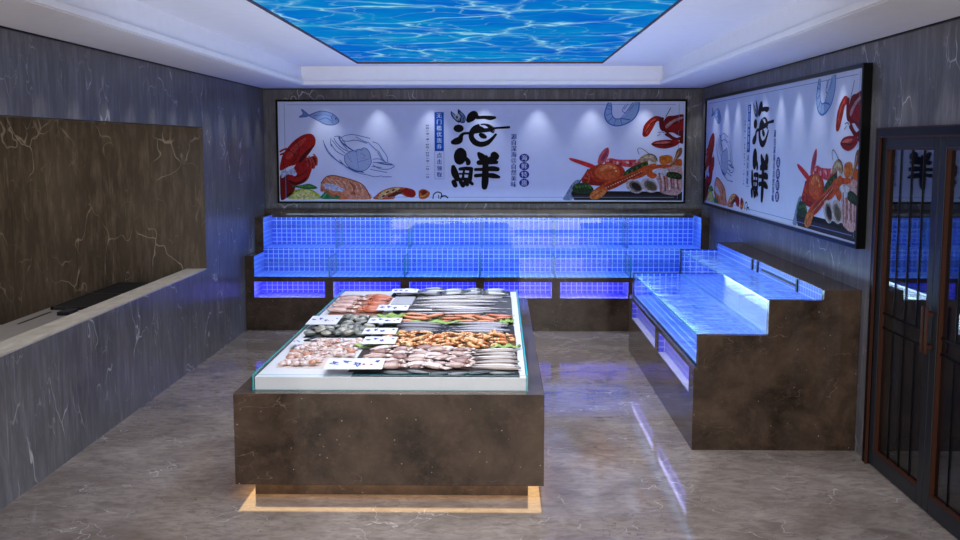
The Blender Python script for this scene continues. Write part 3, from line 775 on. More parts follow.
# calligraphy
a = Art(); c = crop(445, 100, 10.8)
for s in ([(270, 215, 28), (300, 180, 45), (330, 155, 38), (365, 185, 20), (440, 185, 18), (500, 192, 23), (552, 188, 14)],
          [(140, 305, 34), (160, 305, 41), (180, 305, 34)],
          [(100, 455, 24), (135, 445, 36), (170, 430, 34), (190, 385, 20), (220, 360, 14), (290, 355, 14), (380, 335, 20), (500, 318, 20), (560, 302, 11), (640, 297, 12), (705, 293, 13)],
          [(375, 272, 14), (335, 300, 25), (305, 345, 28), (297, 395, 27), (330, 450, 30), (395, 478, 28), (470, 462, 25), (525, 415, 17), (562, 372, 13)],
          [(398, 264, 8), (450, 262, 10), (500, 288, 20), (528, 320, 26), (515, 350, 20)],
          [(345, 300, 26), (385, 300, 22), (425, 318, 20)],
          [(398, 375, 20), (420, 386, 27), (445, 397, 20)]): a.stroke([(x, y, r * 1.06) for x, y, r in c(s)], INK)
c = crop(445, 145, 10.8)
for s in ([(178, 58, 22), (180, 100, 56), (172, 150, 52), (165, 185, 22)], [(210, 135, 20), (250, 160, 20), (265, 190, 22), (258, 205, 15)],
          [(102, 240, 20), (115, 300, 32), (140, 360, 26), (150, 378, 16)], [(175, 262, 15), (240, 256, 17), (295, 262, 20)], [(297, 262, 17), (290, 320, 18), (280, 372, 22)],
          [(222, 262, 10), (210, 320, 11), (205, 372, 14)], [(170, 315, 9), (230, 312, 9), (288, 318, 10)], [(150, 378, 17), (215, 372, 14), (280, 378, 18)],
          [(108, 405, 24), (122, 440, 22)], [(180, 400, 18), (205, 440, 22)], [(232, 400, 18), (252, 432, 18)], [(275, 398, 18), (308, 426, 14)],
          [(380, 95, 17), (410, 130, 32), (445, 165, 30)], [(545, 112, 34), (565, 130, 28), (500, 165, 30)], [(380, 192, 22), (450, 185, 24), (570, 188, 17)],
          [(342, 267, 14), (440, 265, 16), (520, 258, 24), (582, 264, 20)], [(345, 335, 17), (440, 328, 16), (530, 335, 24), (598, 350, 13)], [(452, 140, 26), (450, 300, 30), (446, 400, 32), (440, 458, 26)]): a.stroke([(x, y, r * 1.22) for x, y, r in c(s)], INK)
arts.append(('calligraphy', a))
# open shell mark beside the calligraphy
a = Art(); c = crop(445, 100, 10.8)
a.shape(c([(78, 118), (95, 130), (140, 170), (175, 235), (150, 240), (100, 195), (78, 155)]), (30, 44, 84))
a.shape(c([(155, 96), (185, 120), (225, 160), (238, 200), (222, 244), (180, 242), (165, 190), (152, 140)]), (30, 44, 84))
a.shape(c([(88, 135), (125, 168), (160, 225), (115, 195)]), (150, 170, 205)); a.ell(*c([(148, 178)])[0], 2.6, 2.9, (190, 206, 200)); a.ell(*c([(142, 185)])[0], 1.2, 1.6, (70, 84, 90))
for L in ([(170, 130), (200, 175), (208, 235)], [(185, 135), (218, 180), (222, 225)], [(165, 150), (190, 200), (192, 238)]): a.line(c(L), (150, 175, 220), .25)
arts.append(('open_shell_mark', a))
# seafood platter at the right
a = Art(); c = crop(565, 140, 7.68)
a.shape(c([(0, 462), (20, 420), (60, 350), (100, 310), (135, 320), (80, 400), (70, 462)]), (130, 150, 178))
a.shape(c([(60, 415), (70, 395), (960, 400), (960, 470), (85, 466)]), (22, 22, 30), False)
a.shape(c([(75, 425), (960, 425), (960, 466), (85, 466)]), (44, 40, 46), False)
a.line(c([(110, 350), (150, 290), (190, 225)]), (26, 26, 30), .5)
a.shape(c([(42, 138), (90, 145), (160, 165), (240, 195), (250, 225), (200, 215), (120, 185), (60, 160)]), (216, 52, 60))
a.shape(c([(262, 180), (275, 120), (310, 72), (342, 58), (350, 95), (330, 150), (290, 190)]), (206, 90, 100))
a.shape(c([(285, 150), (315, 95), (340, 68), (336, 105), (305, 160)]), (150, 60, 96))
a.shape(c([(320, 160), (360, 140), (420, 150), (520, 152), (640, 150), (640, 200), (520, 210), (420, 200), (330, 200)]), (214, 74, 84))
for k in range(12):
    a.ell(*c([(340 + k * 25, 160 + (k * 37 % 30))])[0], 2.2, 1.2, ((240, 190, 196), (196, 40, 54), (226, 120, 120))[k % 3], (k % 5) * .5)
a.shape(c([(140, 320), (180, 240), (240, 200), (300, 185), (420, 190), (470, 230), (470, 290), (420, 330), (300, 355), (200, 345)]), (186, 52, 30))
a.shape(c([(245, 240), (275, 200), (340, 182), (400, 195), (435, 240), (420, 285), (360, 310), (290, 300), (250, 275)]), (214, 96, 46))
a.shape(c([(275, 230), (310, 198), (370, 195), (400, 225), (340, 215), (300, 240)]), (236, 140, 84))
for x_, y_ in ((390, 215), (405, 240), (360, 205)): a.ell(*c([(x_, y_)])[0], .9, .9, (250, 200, 150))
a.shape(c([(150, 325), (180, 280), (220, 290), (240, 320), (330, 330), (300, 352), (200, 348)]), (146, 34, 24))
for L in ([(180, 250), (200, 290), (190, 330)], [(210, 240), (225, 290)], [(160, 290), (190, 300)]): a.line(c(L), (220, 90, 60), .7)
a.shape(c([(75, 360), (110, 335), (180, 335), (225, 365), (232, 400), (180, 415), (100, 410), (72, 390)]), (38, 72, 38))
for k in range(14): a.ell(*c([(92 + (k * 53 % 130), 350 + (k * 29 % 55))])[0], 1.5, 1.0, ((70, 118, 56), (24, 50, 28))[k % 2], k)
a.shape(c([(470, 250), (520, 210), (590, 180), (640, 170), (650, 200), (590, 235), (500, 275), (465, 290)]), (40, 76, 38))
for k in range(8): a.ell(*c([(490 + k * 19, 255 - k * 10)])[0], 1.6, .8, ((74, 122, 56), (20, 44, 24))[k % 2], -.6)
a.shape(c([(575, 160), (600, 125), (650, 105), (690, 115), (715, 150), (710, 175), (680, 168), (640, 160), (600, 175)]), (176, 152, 118))
a.shape(c([(600, 150), (640, 120), (680, 125), (690, 145), (640, 140)]), (212, 196, 168)); a.shape(c([(650, 160), (680, 165), (700, 190), (660, 195)]), (230, 228, 226))
a.line(c([(655, 106), (620, 78), (585, 62), (567, 72), (580, 110)]), (88, 96, 120), .3); a.line(c([(655, 106), (700, 120), (722, 160)]), (60, 50, 50), .45)
a.shape(c([(735, 150), (740, 125), (800, 115), (835, 130), (830, 170), (780, 190), (742, 180)]), (214, 118, 42))
a.shape(c([(830, 180), (870, 150), (905, 150), (905, 205), (850, 205)]), (204, 92, 36))
a.shape(c([(815, 195), (850, 140), (870, 75), (905, 60), (905, 110), (870, 150), (840, 205)]), (132, 88, 66)); a.line(c([(820, 200), (860, 140), (885, 85)]), (196, 150, 120), .7)
a.shape(c([(700, 250), (760, 215), (905, 205), (905, 412), (760, 412), (735, 350), (715, 300)]), (206, 170, 168))
a.shape(c([(700, 250), (740, 225), (800, 230), (790, 270), (740, 280)]), (214, 218, 232))
for k in range(9): a.line(c([(735 + k * 19, 255 + (k * 31 % 40)), (750 + k * 16, 320), (752 + k * 17, 400 - (k * 17 % 30))]), ((176, 118, 116), (232, 206, 204), (140, 88, 90))[k % 3], .8)
a.shape(c([(795, 255), (840, 245), (905, 265), (905, 305), (850, 300), (800, 285)]), (26, 48, 32))
for k in range(6): a.ell(*c([(810 + k * 16, 268 + (k * 13 % 25))])[0], 1.3, .8, (58, 92, 54), k)
a.shape(c([(205, 430), (240, 385), (330, 330), (470, 275), (580, 225), (640, 195), (820, 190), (815, 212), (700, 225), (610, 285), (500, 320), (400, 372), (330, 400), (300, 440), (250, 462), (215, 455)]), (206, 84, 40))
a.shape(c([(330, 345), (470, 290), (590, 240), (600, 262), (480, 325), (360, 385)]), (166, 50, 28))
for k in range(16): a.ell(*c([(330 + k * 18, 372 - k * 8.5)])[0], .8, .55, (244, 190, 140), -.4)
a.shape(c([(205, 430), (240, 392), (300, 380), (330, 400), (300, 440), (250, 462), (215, 455)]), (220, 128, 62)); a.line(c([(225, 445), (265, 415), (300, 395)]), (156, 60, 30), .5)
a.shape(c([(640, 205), (700, 180), (720, 210), (680, 240), (720, 270), (690, 300), (640, 270)]), (210, 92, 40))
for cx_, cy_, sg in ((548, 358, 1), (664, 352, -1)):
    a.ell(*c([(cx_, cy_)])[0], 9.2, 6.6, (206, 200, 194), .5); a.ell(*c([(cx_ + 8, cy_ + 2)])[0], 7.2, 4.6, (126, 112, 106), .55); a.ell(*c([(cx_ + 14, cy_ + 4)])[0], 5.6, 3.2, (34, 28, 32) if sg > 0 else (92, 88, 66), .6)
arts.append(('seafood_platter_picture', a))
# crayfish top right
a = Art(); c = crop(600, 98, 8.7)
a.line(c([(575, 165), (600, 120), (618, 84)]), (40, 40, 60), .35)
a.shape(c([(560, 200), (590, 160), (650, 152), (740, 150), (740, 300), (700, 330), (640, 300), (575, 300), (555, 250)]), (128, 18, 24))
a.shape(c([(575, 240), (640, 190), (735, 158), (735, 172), (650, 210), (590, 262)]), (196, 150, 160))
a.shape(c([(590, 262), (660, 225), (735, 200), (735, 270), (640, 290)]), (160, 26, 30))
a.shape(c([(378, 300), (390, 240), (430, 190), (480, 158), (520, 158), (550, 175), (545, 200), (500, 205), (470, 260), (430, 325), (396, 338), (380, 325)]), (158, 28, 26))
a.shape(c([(400, 290), (430, 225), (480, 180), (495, 185), (450, 240), (415, 310)]), (206, 80, 62))
a.line(c([(392, 320), (425, 270), (460, 215), (490, 200)]), (70, 12, 16), .5)
a.shape(c([(525, 175), (560, 170), (560, 220), (585, 275), (560, 290), (530, 270), (520, 220)]), (112, 16, 20))
a.shape(c([(600, 300), (640, 330), (680, 345), (720, 330), (720, 360), (660, 372), (610, 345), (570, 318)]), (120, 20, 24))
a.shape(c([(456, 398), (500, 372), (600, 362), (680, 370), (705, 385), (660, 420), (580, 440), (510, 432), (470, 415)]), (150, 24, 26))
a.shape(c([(480, 395), (540, 380), (620, 378), (600, 392), (520, 400)]), (210, 110, 100)); a.line(c([(462, 405), (520, 402), (590, 408), (640, 400)]), (60, 10, 16), .5)
a.shape(c([(690, 300), (735, 280), (735, 390), (700, 385), (710, 340)]), (100, 16, 20))
for L in ([(510, 300), (545, 295), (570, 305)], [(505, 330), (535, 312)]): a.line(c(L), (60, 60, 80), .3)
arts.append(('crayfish_picture', a))
# hairline border, caption plates
a = Art()
for L in (((9, 3.2), (398, 3.2)), ((9, 96.6), (398, 96.6)), ((6.5, 2), (6.5, 98)), ((401, 2), (401, 98))):
    a.stroke([(*L[0], .22), (*L[1], .22)], (128, 150, 204))
arts.append(('border_line', a))
a = Art(); a.shape([(157.2, 10.6), (166.5, 10.6), (166.5, 49.8), (157.2, 49.8)], (14, 84, 190), False)
for L in (((157.2, 49.8), (157.2, 78)), ((166.5, 49.8), (166.5, 78)), ((157.2, 78), (166.5, 78))): a.stroke([(*L[0], .18), (*L[1], .18)], (110, 140, 200))
arts.append(('caption_plate', a))

def glyphs(chars, cx, y0, dy, size, rgb, W, H, name, parent, base, rot=0.0, off=0.0, dx=0.0, bold=.16):
    """characters set one below another, one mesh"""
    bb = B()
    for i, ch in enumerate(chars):
        cu = bpy.data.curves.new('glyph', 'FONT'); cu.body = ch; cu.size = 1.0; cu.offset = off; cu.resolution_u = 3
        cu.align_x = 'CENTER'; cu.align_y = 'CENTER'
        to = bpy.data.objects.new('glyph', cu); me = bpy.data.meshes.new_from_object(to)
        if me is None or not me.vertices: continue
        vx = [v.co.x for v in me.vertices]; vy = [v.co.y for v in me.vertices]
        mx, my = (min(vx) + max(vx)) / 2, (min(vy) + max(vy)) / 2
        if ch in '.-·': mx, my = 0, my
        cr_, sr_ = math.cos(rot), math.sin(rot)
        for ddx in ((-bold, bold) if bold and ch != '@' else (0,)):
         k = len(bb.v)
         for v in me.vertices:
            X, Y = (v.co.x - mx) * size, (v.co.y - my) * size
            X, Y = X * cr_ - Y * sr_, X * sr_ + Y * cr_
            u = cx + X + dx + ddx; vv = y0 + i * dy - Y
            bb.v.append((u / 407 * W, -base - (.00003 if ddx > 0 else 0), H - vv / 101 * H))
         for p in me.polygons: bb.f.append(tuple(k + j for j in p.vertices)); bb.mi.append(0); bb.c.append(rgb)
        bpy.data.objects.remove(to); bpy.data.meshes.remove(me); bpy.data.curves.remove(cu)
    return link(name, bb.mesh(name, [M['print']], fix=False), parent)

def sign(label, W, H, fw, depth, loc, rotz):
    t = thing('poster_sign', label, 'sign', loc, (0, 0, rotz))
    b = B()       # frame around the poster: origin at the poster's lower left corner, poster faces -Y
    b.box((-fw, -.02, -fw), (0, depth, H + fw)); b.box((W, -.02, -fw), (W + fw, depth, H + fw)); b.box((0, -.02, -fw), (W, depth, 0)); b.box((0, -.02, H), (W, depth, H + fw))
    put('frame', b, M['black'], t, bevel=.003)
    pnl = put('poster', bx((0, 0, 0), (W, depth, H)), M['panelprint'], t)
    for nm, a in arts: a.build(nm, t, W, H, .0008)
    glyphs('无门槛优惠券', 161.9, 14.2, 6.2, 5.4, (205, 225, 250), W, H, 'caption_lettering', t, .0035)
    glyphs('点击领取', 161.9, 54.0, 6.6, 5.6, (32, 84, 170), W, H, 'caption_lettering', t, .0035)
    glyphs('2019·9·20-2019·10·10', 150.0, 24.0, 2.75, 4.0, (70, 84, 120), W, H, 'date_lettering', t, .002, rot=-math.pi / 2)
    glyphs('源自深海@自然美味', 236.6, 35.2, 6.05, 6.0, (14, 58, 150), W, H, 'slogan_lettering', t, .002, off=0)
    for i, ch in enumerate('海鲜特惠'):
        a = Art(); cy_ = 56.6 + i * 8.45; a.ell(247.2, cy_, 5.0, 4.1, (28, 44, 140)); bd = a.build('round_badge', t, W, H, .0008)
        glyphs(ch, 247.2, cy_, 0, 6.2, (214, 222, 250), W, H, 'badge_character', bd, .002, off=0)
    return t
SW, SH = 5.325 - .03, 1.327 - .03
sign('wide framed seafood poster hanging on the back wall above the long tank', SW, SH, .025, .045, (-2.888, YB - .048, 1.514), 0)
SW2 = 5.665
sign('wide framed seafood poster hanging on the right wall above the side tank', SW2, 1.262, .03, .048, (XR - .050, 13.25, 1.535), -math.pi / 2)

# ================================================================== SEAFOOD
rnd = random.Random(7)
def pick(a, b): return a + (b - a) * rnd.random()
def jit(c, d=14): k = rnd.uniform(-d, d); return tuple(int(min(255, max(0, v + k + rnd.uniform(-4, 4)))) for v in c)
def M_seaf(b, name, smooth=True, mat='seafood'):
    return b.mesh(name, [M[mat]], smooth)

def fish_mesh(L, W, back, belly, curve=.05, hs=.5, head=None):
    b = B(); n = 9; path = []; rad = []; cols = []
    for i in range(n + 1):
        t = i / n; path.append((L * (t - .5), curve * L * math.sin(t * math.pi), 0))
        rad.append(W / 2 * max(.12, (math.sin(math.pi * min(1, (t * .92 + .06)) ** .75)) ** .8)); cols.append((belly, back) if t > .18 or not head else (belly, head))
    b.tube(path, rad, 8, hs, cols)
    e = path[-1]; p = path[0]
    # forked tail and a back fin
    b.poly([(e[0] - .02 * L, e[1], .002), (e[0] + L * .10, e[1] + W * .42, .001), (e[0] + L * .06, e[1], .002), (e[0] + L * .10, e[1] - W * .42, .001)], 0, back)
    b.poly([(0, W * .42 + curve * L, .001), (-L * .15, W * .45 + curve * L, .001), (-L * .02, W * .66 + curve * L, .001), (L * .14, W * .42 + curve * L * .9, .001)], 0, back)
    for s in (-1, 1):
        b.poly([(-L * .40 + .10 * W * math.cos(q), s * W * .10 + .10 * W * math.sin(q), rad[1] * hs + .0015) for q in (k * math.pi / 3 for k in range(6))], 0, (20, 20, 24))
    return M_seaf(b, 'fish')
def shrimp_mesh(S, c1, c2):
    b = B(); path = []; rad = []; cols = []
    for i in range(9):
        t = i / 8; a = -.5 + t * 3.9; r = S * .42 * (1 - .12 * t)
        path.append((r * math.cos(a), r * math.sin(a) * .9, 0)); rad.append(S * (.19 * (1 - t) ** .6 + .05)); cols.append(c1 if i % 2 else c2)
    b.tube(path, rad, 7, .75, cols)
    x, y, _ = path[0]
    for k in (-1, 1): b.tube([(x, y, .2 * S * .3), (x + .14 * S * k, y - .25 * S, .01), (x + .34 * S * k, y - .42 * S, 0)], [.02 * S, .012 * S, .006 * S], 4, 1, [c2] * 3)
    x, y, _ = path[-1]
    for k in (-1, 0, 1): b.poly([(x, y, .004), (x + S * .2, y + S * .07 * (k + .8), .003), (x + S * .17, y + S * .07 * (k - .5), .003)], 0, c2)
    for k in range(3): 
        x, y, _ = path[2 + k]; b.tube([(x, y, 0), (x * .5, y * .5, -.002)], [.02 * S, .008 * S], 4, 1, [c1] * 2)
    return M_seaf(b, 'shrimp')
def prawn_mesh(S, c1, c2):
    b = B(); path = []; rad = []; cols = []
    for i in range(10):
        t = i / 9; path.append((S * (t - .5), S * .16 * math.sin(t * 3.1), 0)); rad.append(S * (.20 * math.sin(min(1, t * 1.6 + .25) * math.pi / 2) * (1 - .62 * t))); cols.append(((c1, c1), (c2, c1))[i % 2])
    b.tube(path, rad, 8, .6, cols)
    x, y, _ = path[0]
    for k in (-1, 1): b.tube([(x + .06 * S, y + .03 * S * k, .03 * S), (x - .16 * S, y + .16 * S * k, .02 * S), (x - .05 * S, y + .36 * S * k, 0)], [.012 * S, .009 * S, .004 * S], 4, 1, [c1] * 3)
    for k in range(4): b.tube([(S * (-.2 + .14 * k), S * .02, 0), (S * (-.24 + .14 * k), -S * .14, -.004)], [.022 * S, .008 * S], 4, 1, [c2] * 2)
    x, y, _ = path[-1]
    for k in (-1, 0, 1): b.poly([(x, y, .004), (x + S * .16, y + S * .07 * (k + .6), .003), (x + S * .15, y + S * .07 * (k - .4), .003)], 0, c1)
    return M_seaf(b, 'prawn')
def squid_mesh(L, W, c1, c2):
    b = B()
    b.tube([(-L * .5, 0, 0), (-L * .42, 0, 0), (-L * .2, .01 * L, 0), (0, .015 * L, 0), (L * .14, 0, 0), (L * .18, 0, 0)], [W * .06, W * .22, W * .42, W * .46, W * .36, W * .2], 9, .45, [(c1, c2)] * 6)
    b.tube([(L * .16, 0, 0), (L * .24, 0, 0)], [W * .26, W * .22], 8, .55, [c2] * 2)
    for s in (-1, 1):
        b.poly([(-L * .46, 0, W * .05), (-L * .34, s * W * .60, .004), (-L * .18, s * W * .36, .006)], 0, c1)
    for k in range(6):
        a = (k - 2.5) * .20
        b.tube([(L * .22, W * .07 * (k - 2.5), 0), (L * .34, W * .12 * (k - 2.5), .003), (L * (.46 + .04 * (k % 2)), W * (.13 * (k - 2.5) + .1 * math.sin(k)), 0)], [W * .075, W * .05, W * .02], 5, .7, [c2, c1, c1])
    return M_seaf(b, 'squid')
def octopus_mesh(S, c1, c2):
    b = B()
    b.tube([(0, -.34 * S, 0), (0, -.28 * S, 0), (0, -.1 * S, .0), (0, .06 * S, 0)], [.06 * S, .2 * S, .26 * S, .14 * S], 9, .55, [c1, c1, c2, c1])
    for k in range(7):
        a = math.pi * (k / 6) ; q = .34 * S
        x, y = math.cos(a), math.sin(a)
        b.tube([(x * .08 * S, .05 * S, 0), (x * q, .08 * S + y * q * .7, .006), (x * q * 1.25 + .08 * S * math.sin(k * 2.1), .1 * S + y * q * 1.3, .002), (x * q * 1.1 + .1 * S * math.sin(k * 2.1), .1 * S + y * q * 1.5, .004)], [.075 * S, .055 * S, .035 * S, .012 * S], 5, .7, [c1, c2, c1, c2])
    return M_seaf(b, 'octopus')
def clam_mesh(S, c1, c2):
    b = B(); n = 6
    for s in (1, -1):
        rings = []
        for i in range(n + 1):
            t = i / n; z = s * S * .22 * math.sqrt(max(0, 1 - t * t)); r = S * .5 * t
            k = len(b.v)
            for j in range(12):
                a = 2 * math.pi * j / 12; rr = r * (1 + .14 * math.cos(a))
                b.v.append((rr * math.cos(a), rr * .78 * math.sin(a), z)); 
            rings.append(k)
        for i in range(n):
            for j in range(12):
                b.f.append((rings[i] + j, rings[i] + (j + 1) % 12, rings[i + 1] + (j + 1) % 12, rings[i + 1] + j)); b.mi.append(0); b.c.append(c1 if i % 2 else c2)
    return M_seaf(b, 'clam')

from mathutils.bvhtree import BVHTree
placed = []
ORD = 'first second third fourth fifth sixth seventh eighth ninth tenth eleventh twelfth thirteenth fourteenth fifteenth sixteenth seventeenth eighteenth nineteenth twentieth'.split()
def tree(me, mat): return BVHTree.FromPolygons([mat @ v.co for v in me.vertices], [tuple(p.vertices) for p in me.polygons])
def lay(name, meshes, spots, label, cat, group, tilt=.10, gap=.04):
    """spots: (x, y, z, rot, scale)"""
    """each item is nudged, then shrunk a little, until it touches no neighbour"""
    mine = []
    for i, (x, y, z, r, s) in enumerate(spots):
        me = meshes[i % len(meshes)]; best = None
        for k in range(60):
            j = .0 if k == 0 else .012 + .0004 * k
            sc = s * (1 - .012 * max(0, k - 6)); sc = max(sc, s * .5)
            X, Y = x + rnd.uniform(-j, j), y + rnd.uniform(-j, j); a = r + (rnd.uniform(-.15, .15) if k else 0)
            e = Euler((rnd.uniform(-tilt, tilt), rnd.uniform(-tilt, tilt), a))
            mat = Matrix.LocRotScale(Vector((X, Y, z)), e, Vector((sc,) * 3))
            zmin = min((mat @ v.co).z for v in me.vertices); dz = BZ + .0055 - zmin + (.004 * (k % 3) if k > 3 else 0)
            mat = Matrix.Translation((0, 0, dz)) @ mat
            bb = [mat @ v.co for v in me.vertices]
            x0_, x1_, y0_, y1_ = min(v.x for v in bb), max(v.x for v in bb), min(v.y for v in bb), max(v.y for v in bb)
            if x1_ > GX1 - .02 or x0_ < GX0 + .014 or y0_ < GY0 + .014 or y1_ > GY1 - .014: continue
            t_ = tree(me, mat)
            if any(q[1] > x0_ and q[0] < x1_ and q[3] > y0_ and q[2] < y1_ and t_.overlap(q[4]) for q in placed): continue
            best = (mat, (x0_, x1_, y0_, y1_, t_)); break
        if not best: continue
        o = link(name, me); o.matrix_world = best[0]; placed.append(best[1]); tag(o, label, cat, group); mine.append((y, o))
    # say which one: its row counted from the front glass, its place in that row counted from the left
    rows = []
    for y, o in sorted(mine, key=lambda q: q[0]):
        if rows and y - rows[-1][0] < gap: rows[-1][1].append(o)
        else: rows.append((y, [o]))
    for k, (_, os_) in enumerate(rows):
        os_.sort(key=lambda o: o.matrix_world.translation.x)
        for q, o in enumerate(os_):
            rw_ = '' if len(rows) == 1 else ', %s row from the front' % ORD[k]
            o['label'] = label + rw_ + ('' if len(os_) == 1 else ', %s from the left' % ORD[q])
out = []
def liner(x0, y0, x1, y1, rgb, label):
    o = put('tray_liner', bx((x0, y0, BZ + .0004), (x1, y1, BZ + .004)), plain('tray_liner_plastic', rgb, .6, spec=.1), bevel=.001)
    return tag(o, label, 'tray liner')
DK = (26, 34, 36)
Z = BZ + .004
# -- liners
liner(-1.50, 9.05, -1.03, 10.05, (150, 100, 84), 'brownish tray liner under the brown squid at the back left of the display bed')
liner(-1.51, 7.95, -1.00, 8.87, (52, 58, 56), 'dark green-grey tray liner under the grey clams')
liner(-1.49, 6.84, -1.04, 7.80, (206, 190, 182), 'pale tray liner under the pinkish baby octopus')
liner(-1.06, 10.10, .115, 10.53, DK, 'black tray liner under the plump silver fish at the rear edge')
liner(-.95, 9.03, .12, 10.09, (74, 76, 82), 'dark grey tray liner under the long silver ribbon fish')
liner(-.96, 8.50, .12, 9.02, (54, 70, 40), 'dark green tray liner under the big orange prawns')
liner(-.98, 8.06, .125, 8.49, (38, 42, 48), 'black tray liner under the slim grey fish')
liner(-.92, 7.50, .13, 8.05, (96, 66, 40), 'brown tray liner under the orange shrimps')
liner(-.99, 6.73, .13, 7.49, (60, 48, 44), 'dark brown tray liner under the brown cuttlefish and striped fish')
liner(-.95, 6.585, .135, 6.725, DK, 'narrow black tray liner along the front edge of the display bed')

# -- lettuce
def lettuce_mesh(L, W, c1, c2, seed):
    b = B(); nx, ny = 12, 5; k = len(b.v)
    for i in range(nx + 1):
        for j in range(ny + 1):
            t, u = i / nx, j / ny * 2 - 1
            w_ = W / 2 * (math.sin(math.pi * (t * .9 + .05)) ** .6) * (1 + .12 * math.sin(t * 22 + seed))
            b.v.append((L * (t - .5), u * w_, .006 + .010 * abs(u) * (1 + math.sin(t * 17 + seed + u * 3)) - .004 * (1 - abs(u))))
    for i in range(nx):
        for j in range(ny):
            q = k + i * (ny + 1) + j; b.f.append((q, q + 1, q + ny + 2, q + ny + 1)); b.mi.append(0); b.c.append(c1 if (i + j) % 2 else c2)
    return b.mesh('lettuce_leaf', [M['leaf']], True)
for x, y, r, L, W, nm in ((-.90, 8.88, .05, .30, .22, 'bright green lettuce leaf between the ribbon fish and the large prawns'),
                          (-.55, 8.56, .03, .5, .13, 'bright green lettuce leaf peeping out in front of the large prawns'),
                          (.06, 8.60, 1.2, .22, .12, 'small lettuce leaf at the right end of the large prawns'),
                          (-.88, 8.05, .02, .26, .13, 'lettuce leaf behind the price card of the orange shrimps'),
                          (-.90, 7.53, .03, .30, .13, 'lettuce leaf in front of the price card of the orange shrimps'),
                          (.05, 7.52, .1, .22, .12, 'lettuce leaf at the right end of the orange shrimps')):
    o = link('lettuce_leaf', lettuce_mesh(L, W, (124, 160, 56), (150, 182, 84), x * 9), None, (x, y, Z + .004), (0, 0, r)); tag(o, nm, 'lettuce leaf')

# -- price cards
def card(x0, y0, x1, y1, tilt, label, rot=0.0, lift=.045, red=True, color=(214, 214, 222)):
    w_, d = x1 - x0, y1 - y0
    t = thing('price_card', label, 'price card', ((x0 + x1) / 2, max(y0 - .14, GY0 + .03), BZ + lift), (tilt, 0, rot))
    put('card', bx((-w_ / 2, 0, -.0015), (w_ / 2, d, 0)), plain('white_price_card', color, .4), t)
    a = B(); rr = random.Random(int(abs(x0 * 1000 + y0 * 77)))
    def sc(px, py, q, c):
        pts = [(px + math.cos(k * 2.4) * q * rr.uniform(.3, 1), py + math.sin(k * 2.4) * q * 2.2 * rr.uniform(.3, 1)) for k in range(6)]
        for (xa, ya), (xb, yb) in zip(pts, pts[1:]):
            dd = math.hypot(xb - xa, yb - ya) + 1e-6; nx, ny = -(yb - ya) / dd * .0035, (xb - xa) / dd * .006
            a.poly([(xa + nx, ya + ny, .0008), (xb + nx, yb + ny, .0008), (xb - nx, yb - ny, .0008), (xa - nx, ya - ny, .0008)], 0, c)
    n = 3
    for k in range(n): sc(-w_ * .36 + k * w_ * .21, d * (.55 + .12 * math.sin(k * 2)), w_ * .10, (48, 60, 160))
    if red:
        for k in range(2): sc(w_ * (.16 + .13 * k), d * .42, w_ * .03, (200, 60, 70))
    sc(w_ * .38, d * .7, w_ * .05, (58, 70, 160))
    link('handwriting', a.mesh('handwriting', [M['print']], fix=False), t)
card(-1.075, 9.18, -.80, 9.44, .03, 'white price card between the brown squid and the ribbon fish', red=False)
card(-1.07, 8.52, -.80, 8.74, .03, 'white price card lying just in front of the lettuce by the large prawns')
card(-1.05, 8.02, -.79, 8.25, .03, 'white price card at the left end of the slim grey fish', red=False)
card(-1.0, 7.62, -.755, 7.87, .03, 'white price card at the left end of the orange shrimps', red=False)
card(-1.13, 6.66, -.75, 6.96, .03, 'largest white price card, at the front edge of the bed', rot=.03, lift=.05)
card(-1.56, 8.44, -1.31, 8.80, .03, 'white price card on the left corner of the clam tray', lift=.045)
card(-1.06, 10.28, -.80, 10.50, .03, 'white price card at the rear edge beside the plump silver fish', lift=.045, red=False)
card(-1.52, 7.62, -1.43, 7.80, .03, 'tiny white card on the rear left corner of the baby octopus', lift=.04, red=False)
o = put('grey_dish', bx((-.995, 9.50, BZ + .0004), (-.955, 9.98, BZ + .03)).box((-.955, 9.50, BZ + .0045), (-.80, 9.98, BZ + .03)), plain('grey_plastic', (168, 168, 172), .4), bevel=.006)
tag(o, 'small grey block between the brown squid and the ribbon fish', 'block')
bpy.context.view_layer.update()
for q in list(bpy.data.objects):
    if q.type == 'MESH' and q.name.split('.')[0] in ('lettuce_leaf', 'grey_dish', 'card'):
        vs = [q.matrix_world @ v.co for v in q.data.vertices]
        placed.append((min(v.x for v in vs), max(v.x for v in vs), min(v.y for v in vs), max(v.y for v in vs), tree(q.data, q.matrix_world)))
# -- brown squid, back left
ms = [squid_mesh(L, W, a, c) for L, W, a, c in ((.40, .15, (236, 210, 200), (222, 184, 170)), (.34, .14, (214, 140, 104), (196, 98, 60)), (.44, .13, (232, 210, 202), (186, 140, 128)), (.36, .16, (206, 150, 130), (208, 112, 72)))]
sp = []
for r in range(8):
    for q in range(2): sp.append((-1.385 + q * .235 + pick(-.02, .02), 9.14 + r * .118 + pick(-.01, .01), Z + .026 + .004 * (r % 2), pick(-.12, .12) + (math.pi if q else 0), pick(.86, 1.0) * .80))
lay('squid', ms, sp, 'brown squid in the rear left tray', 'squid', 'brown squid in the rear left tray')
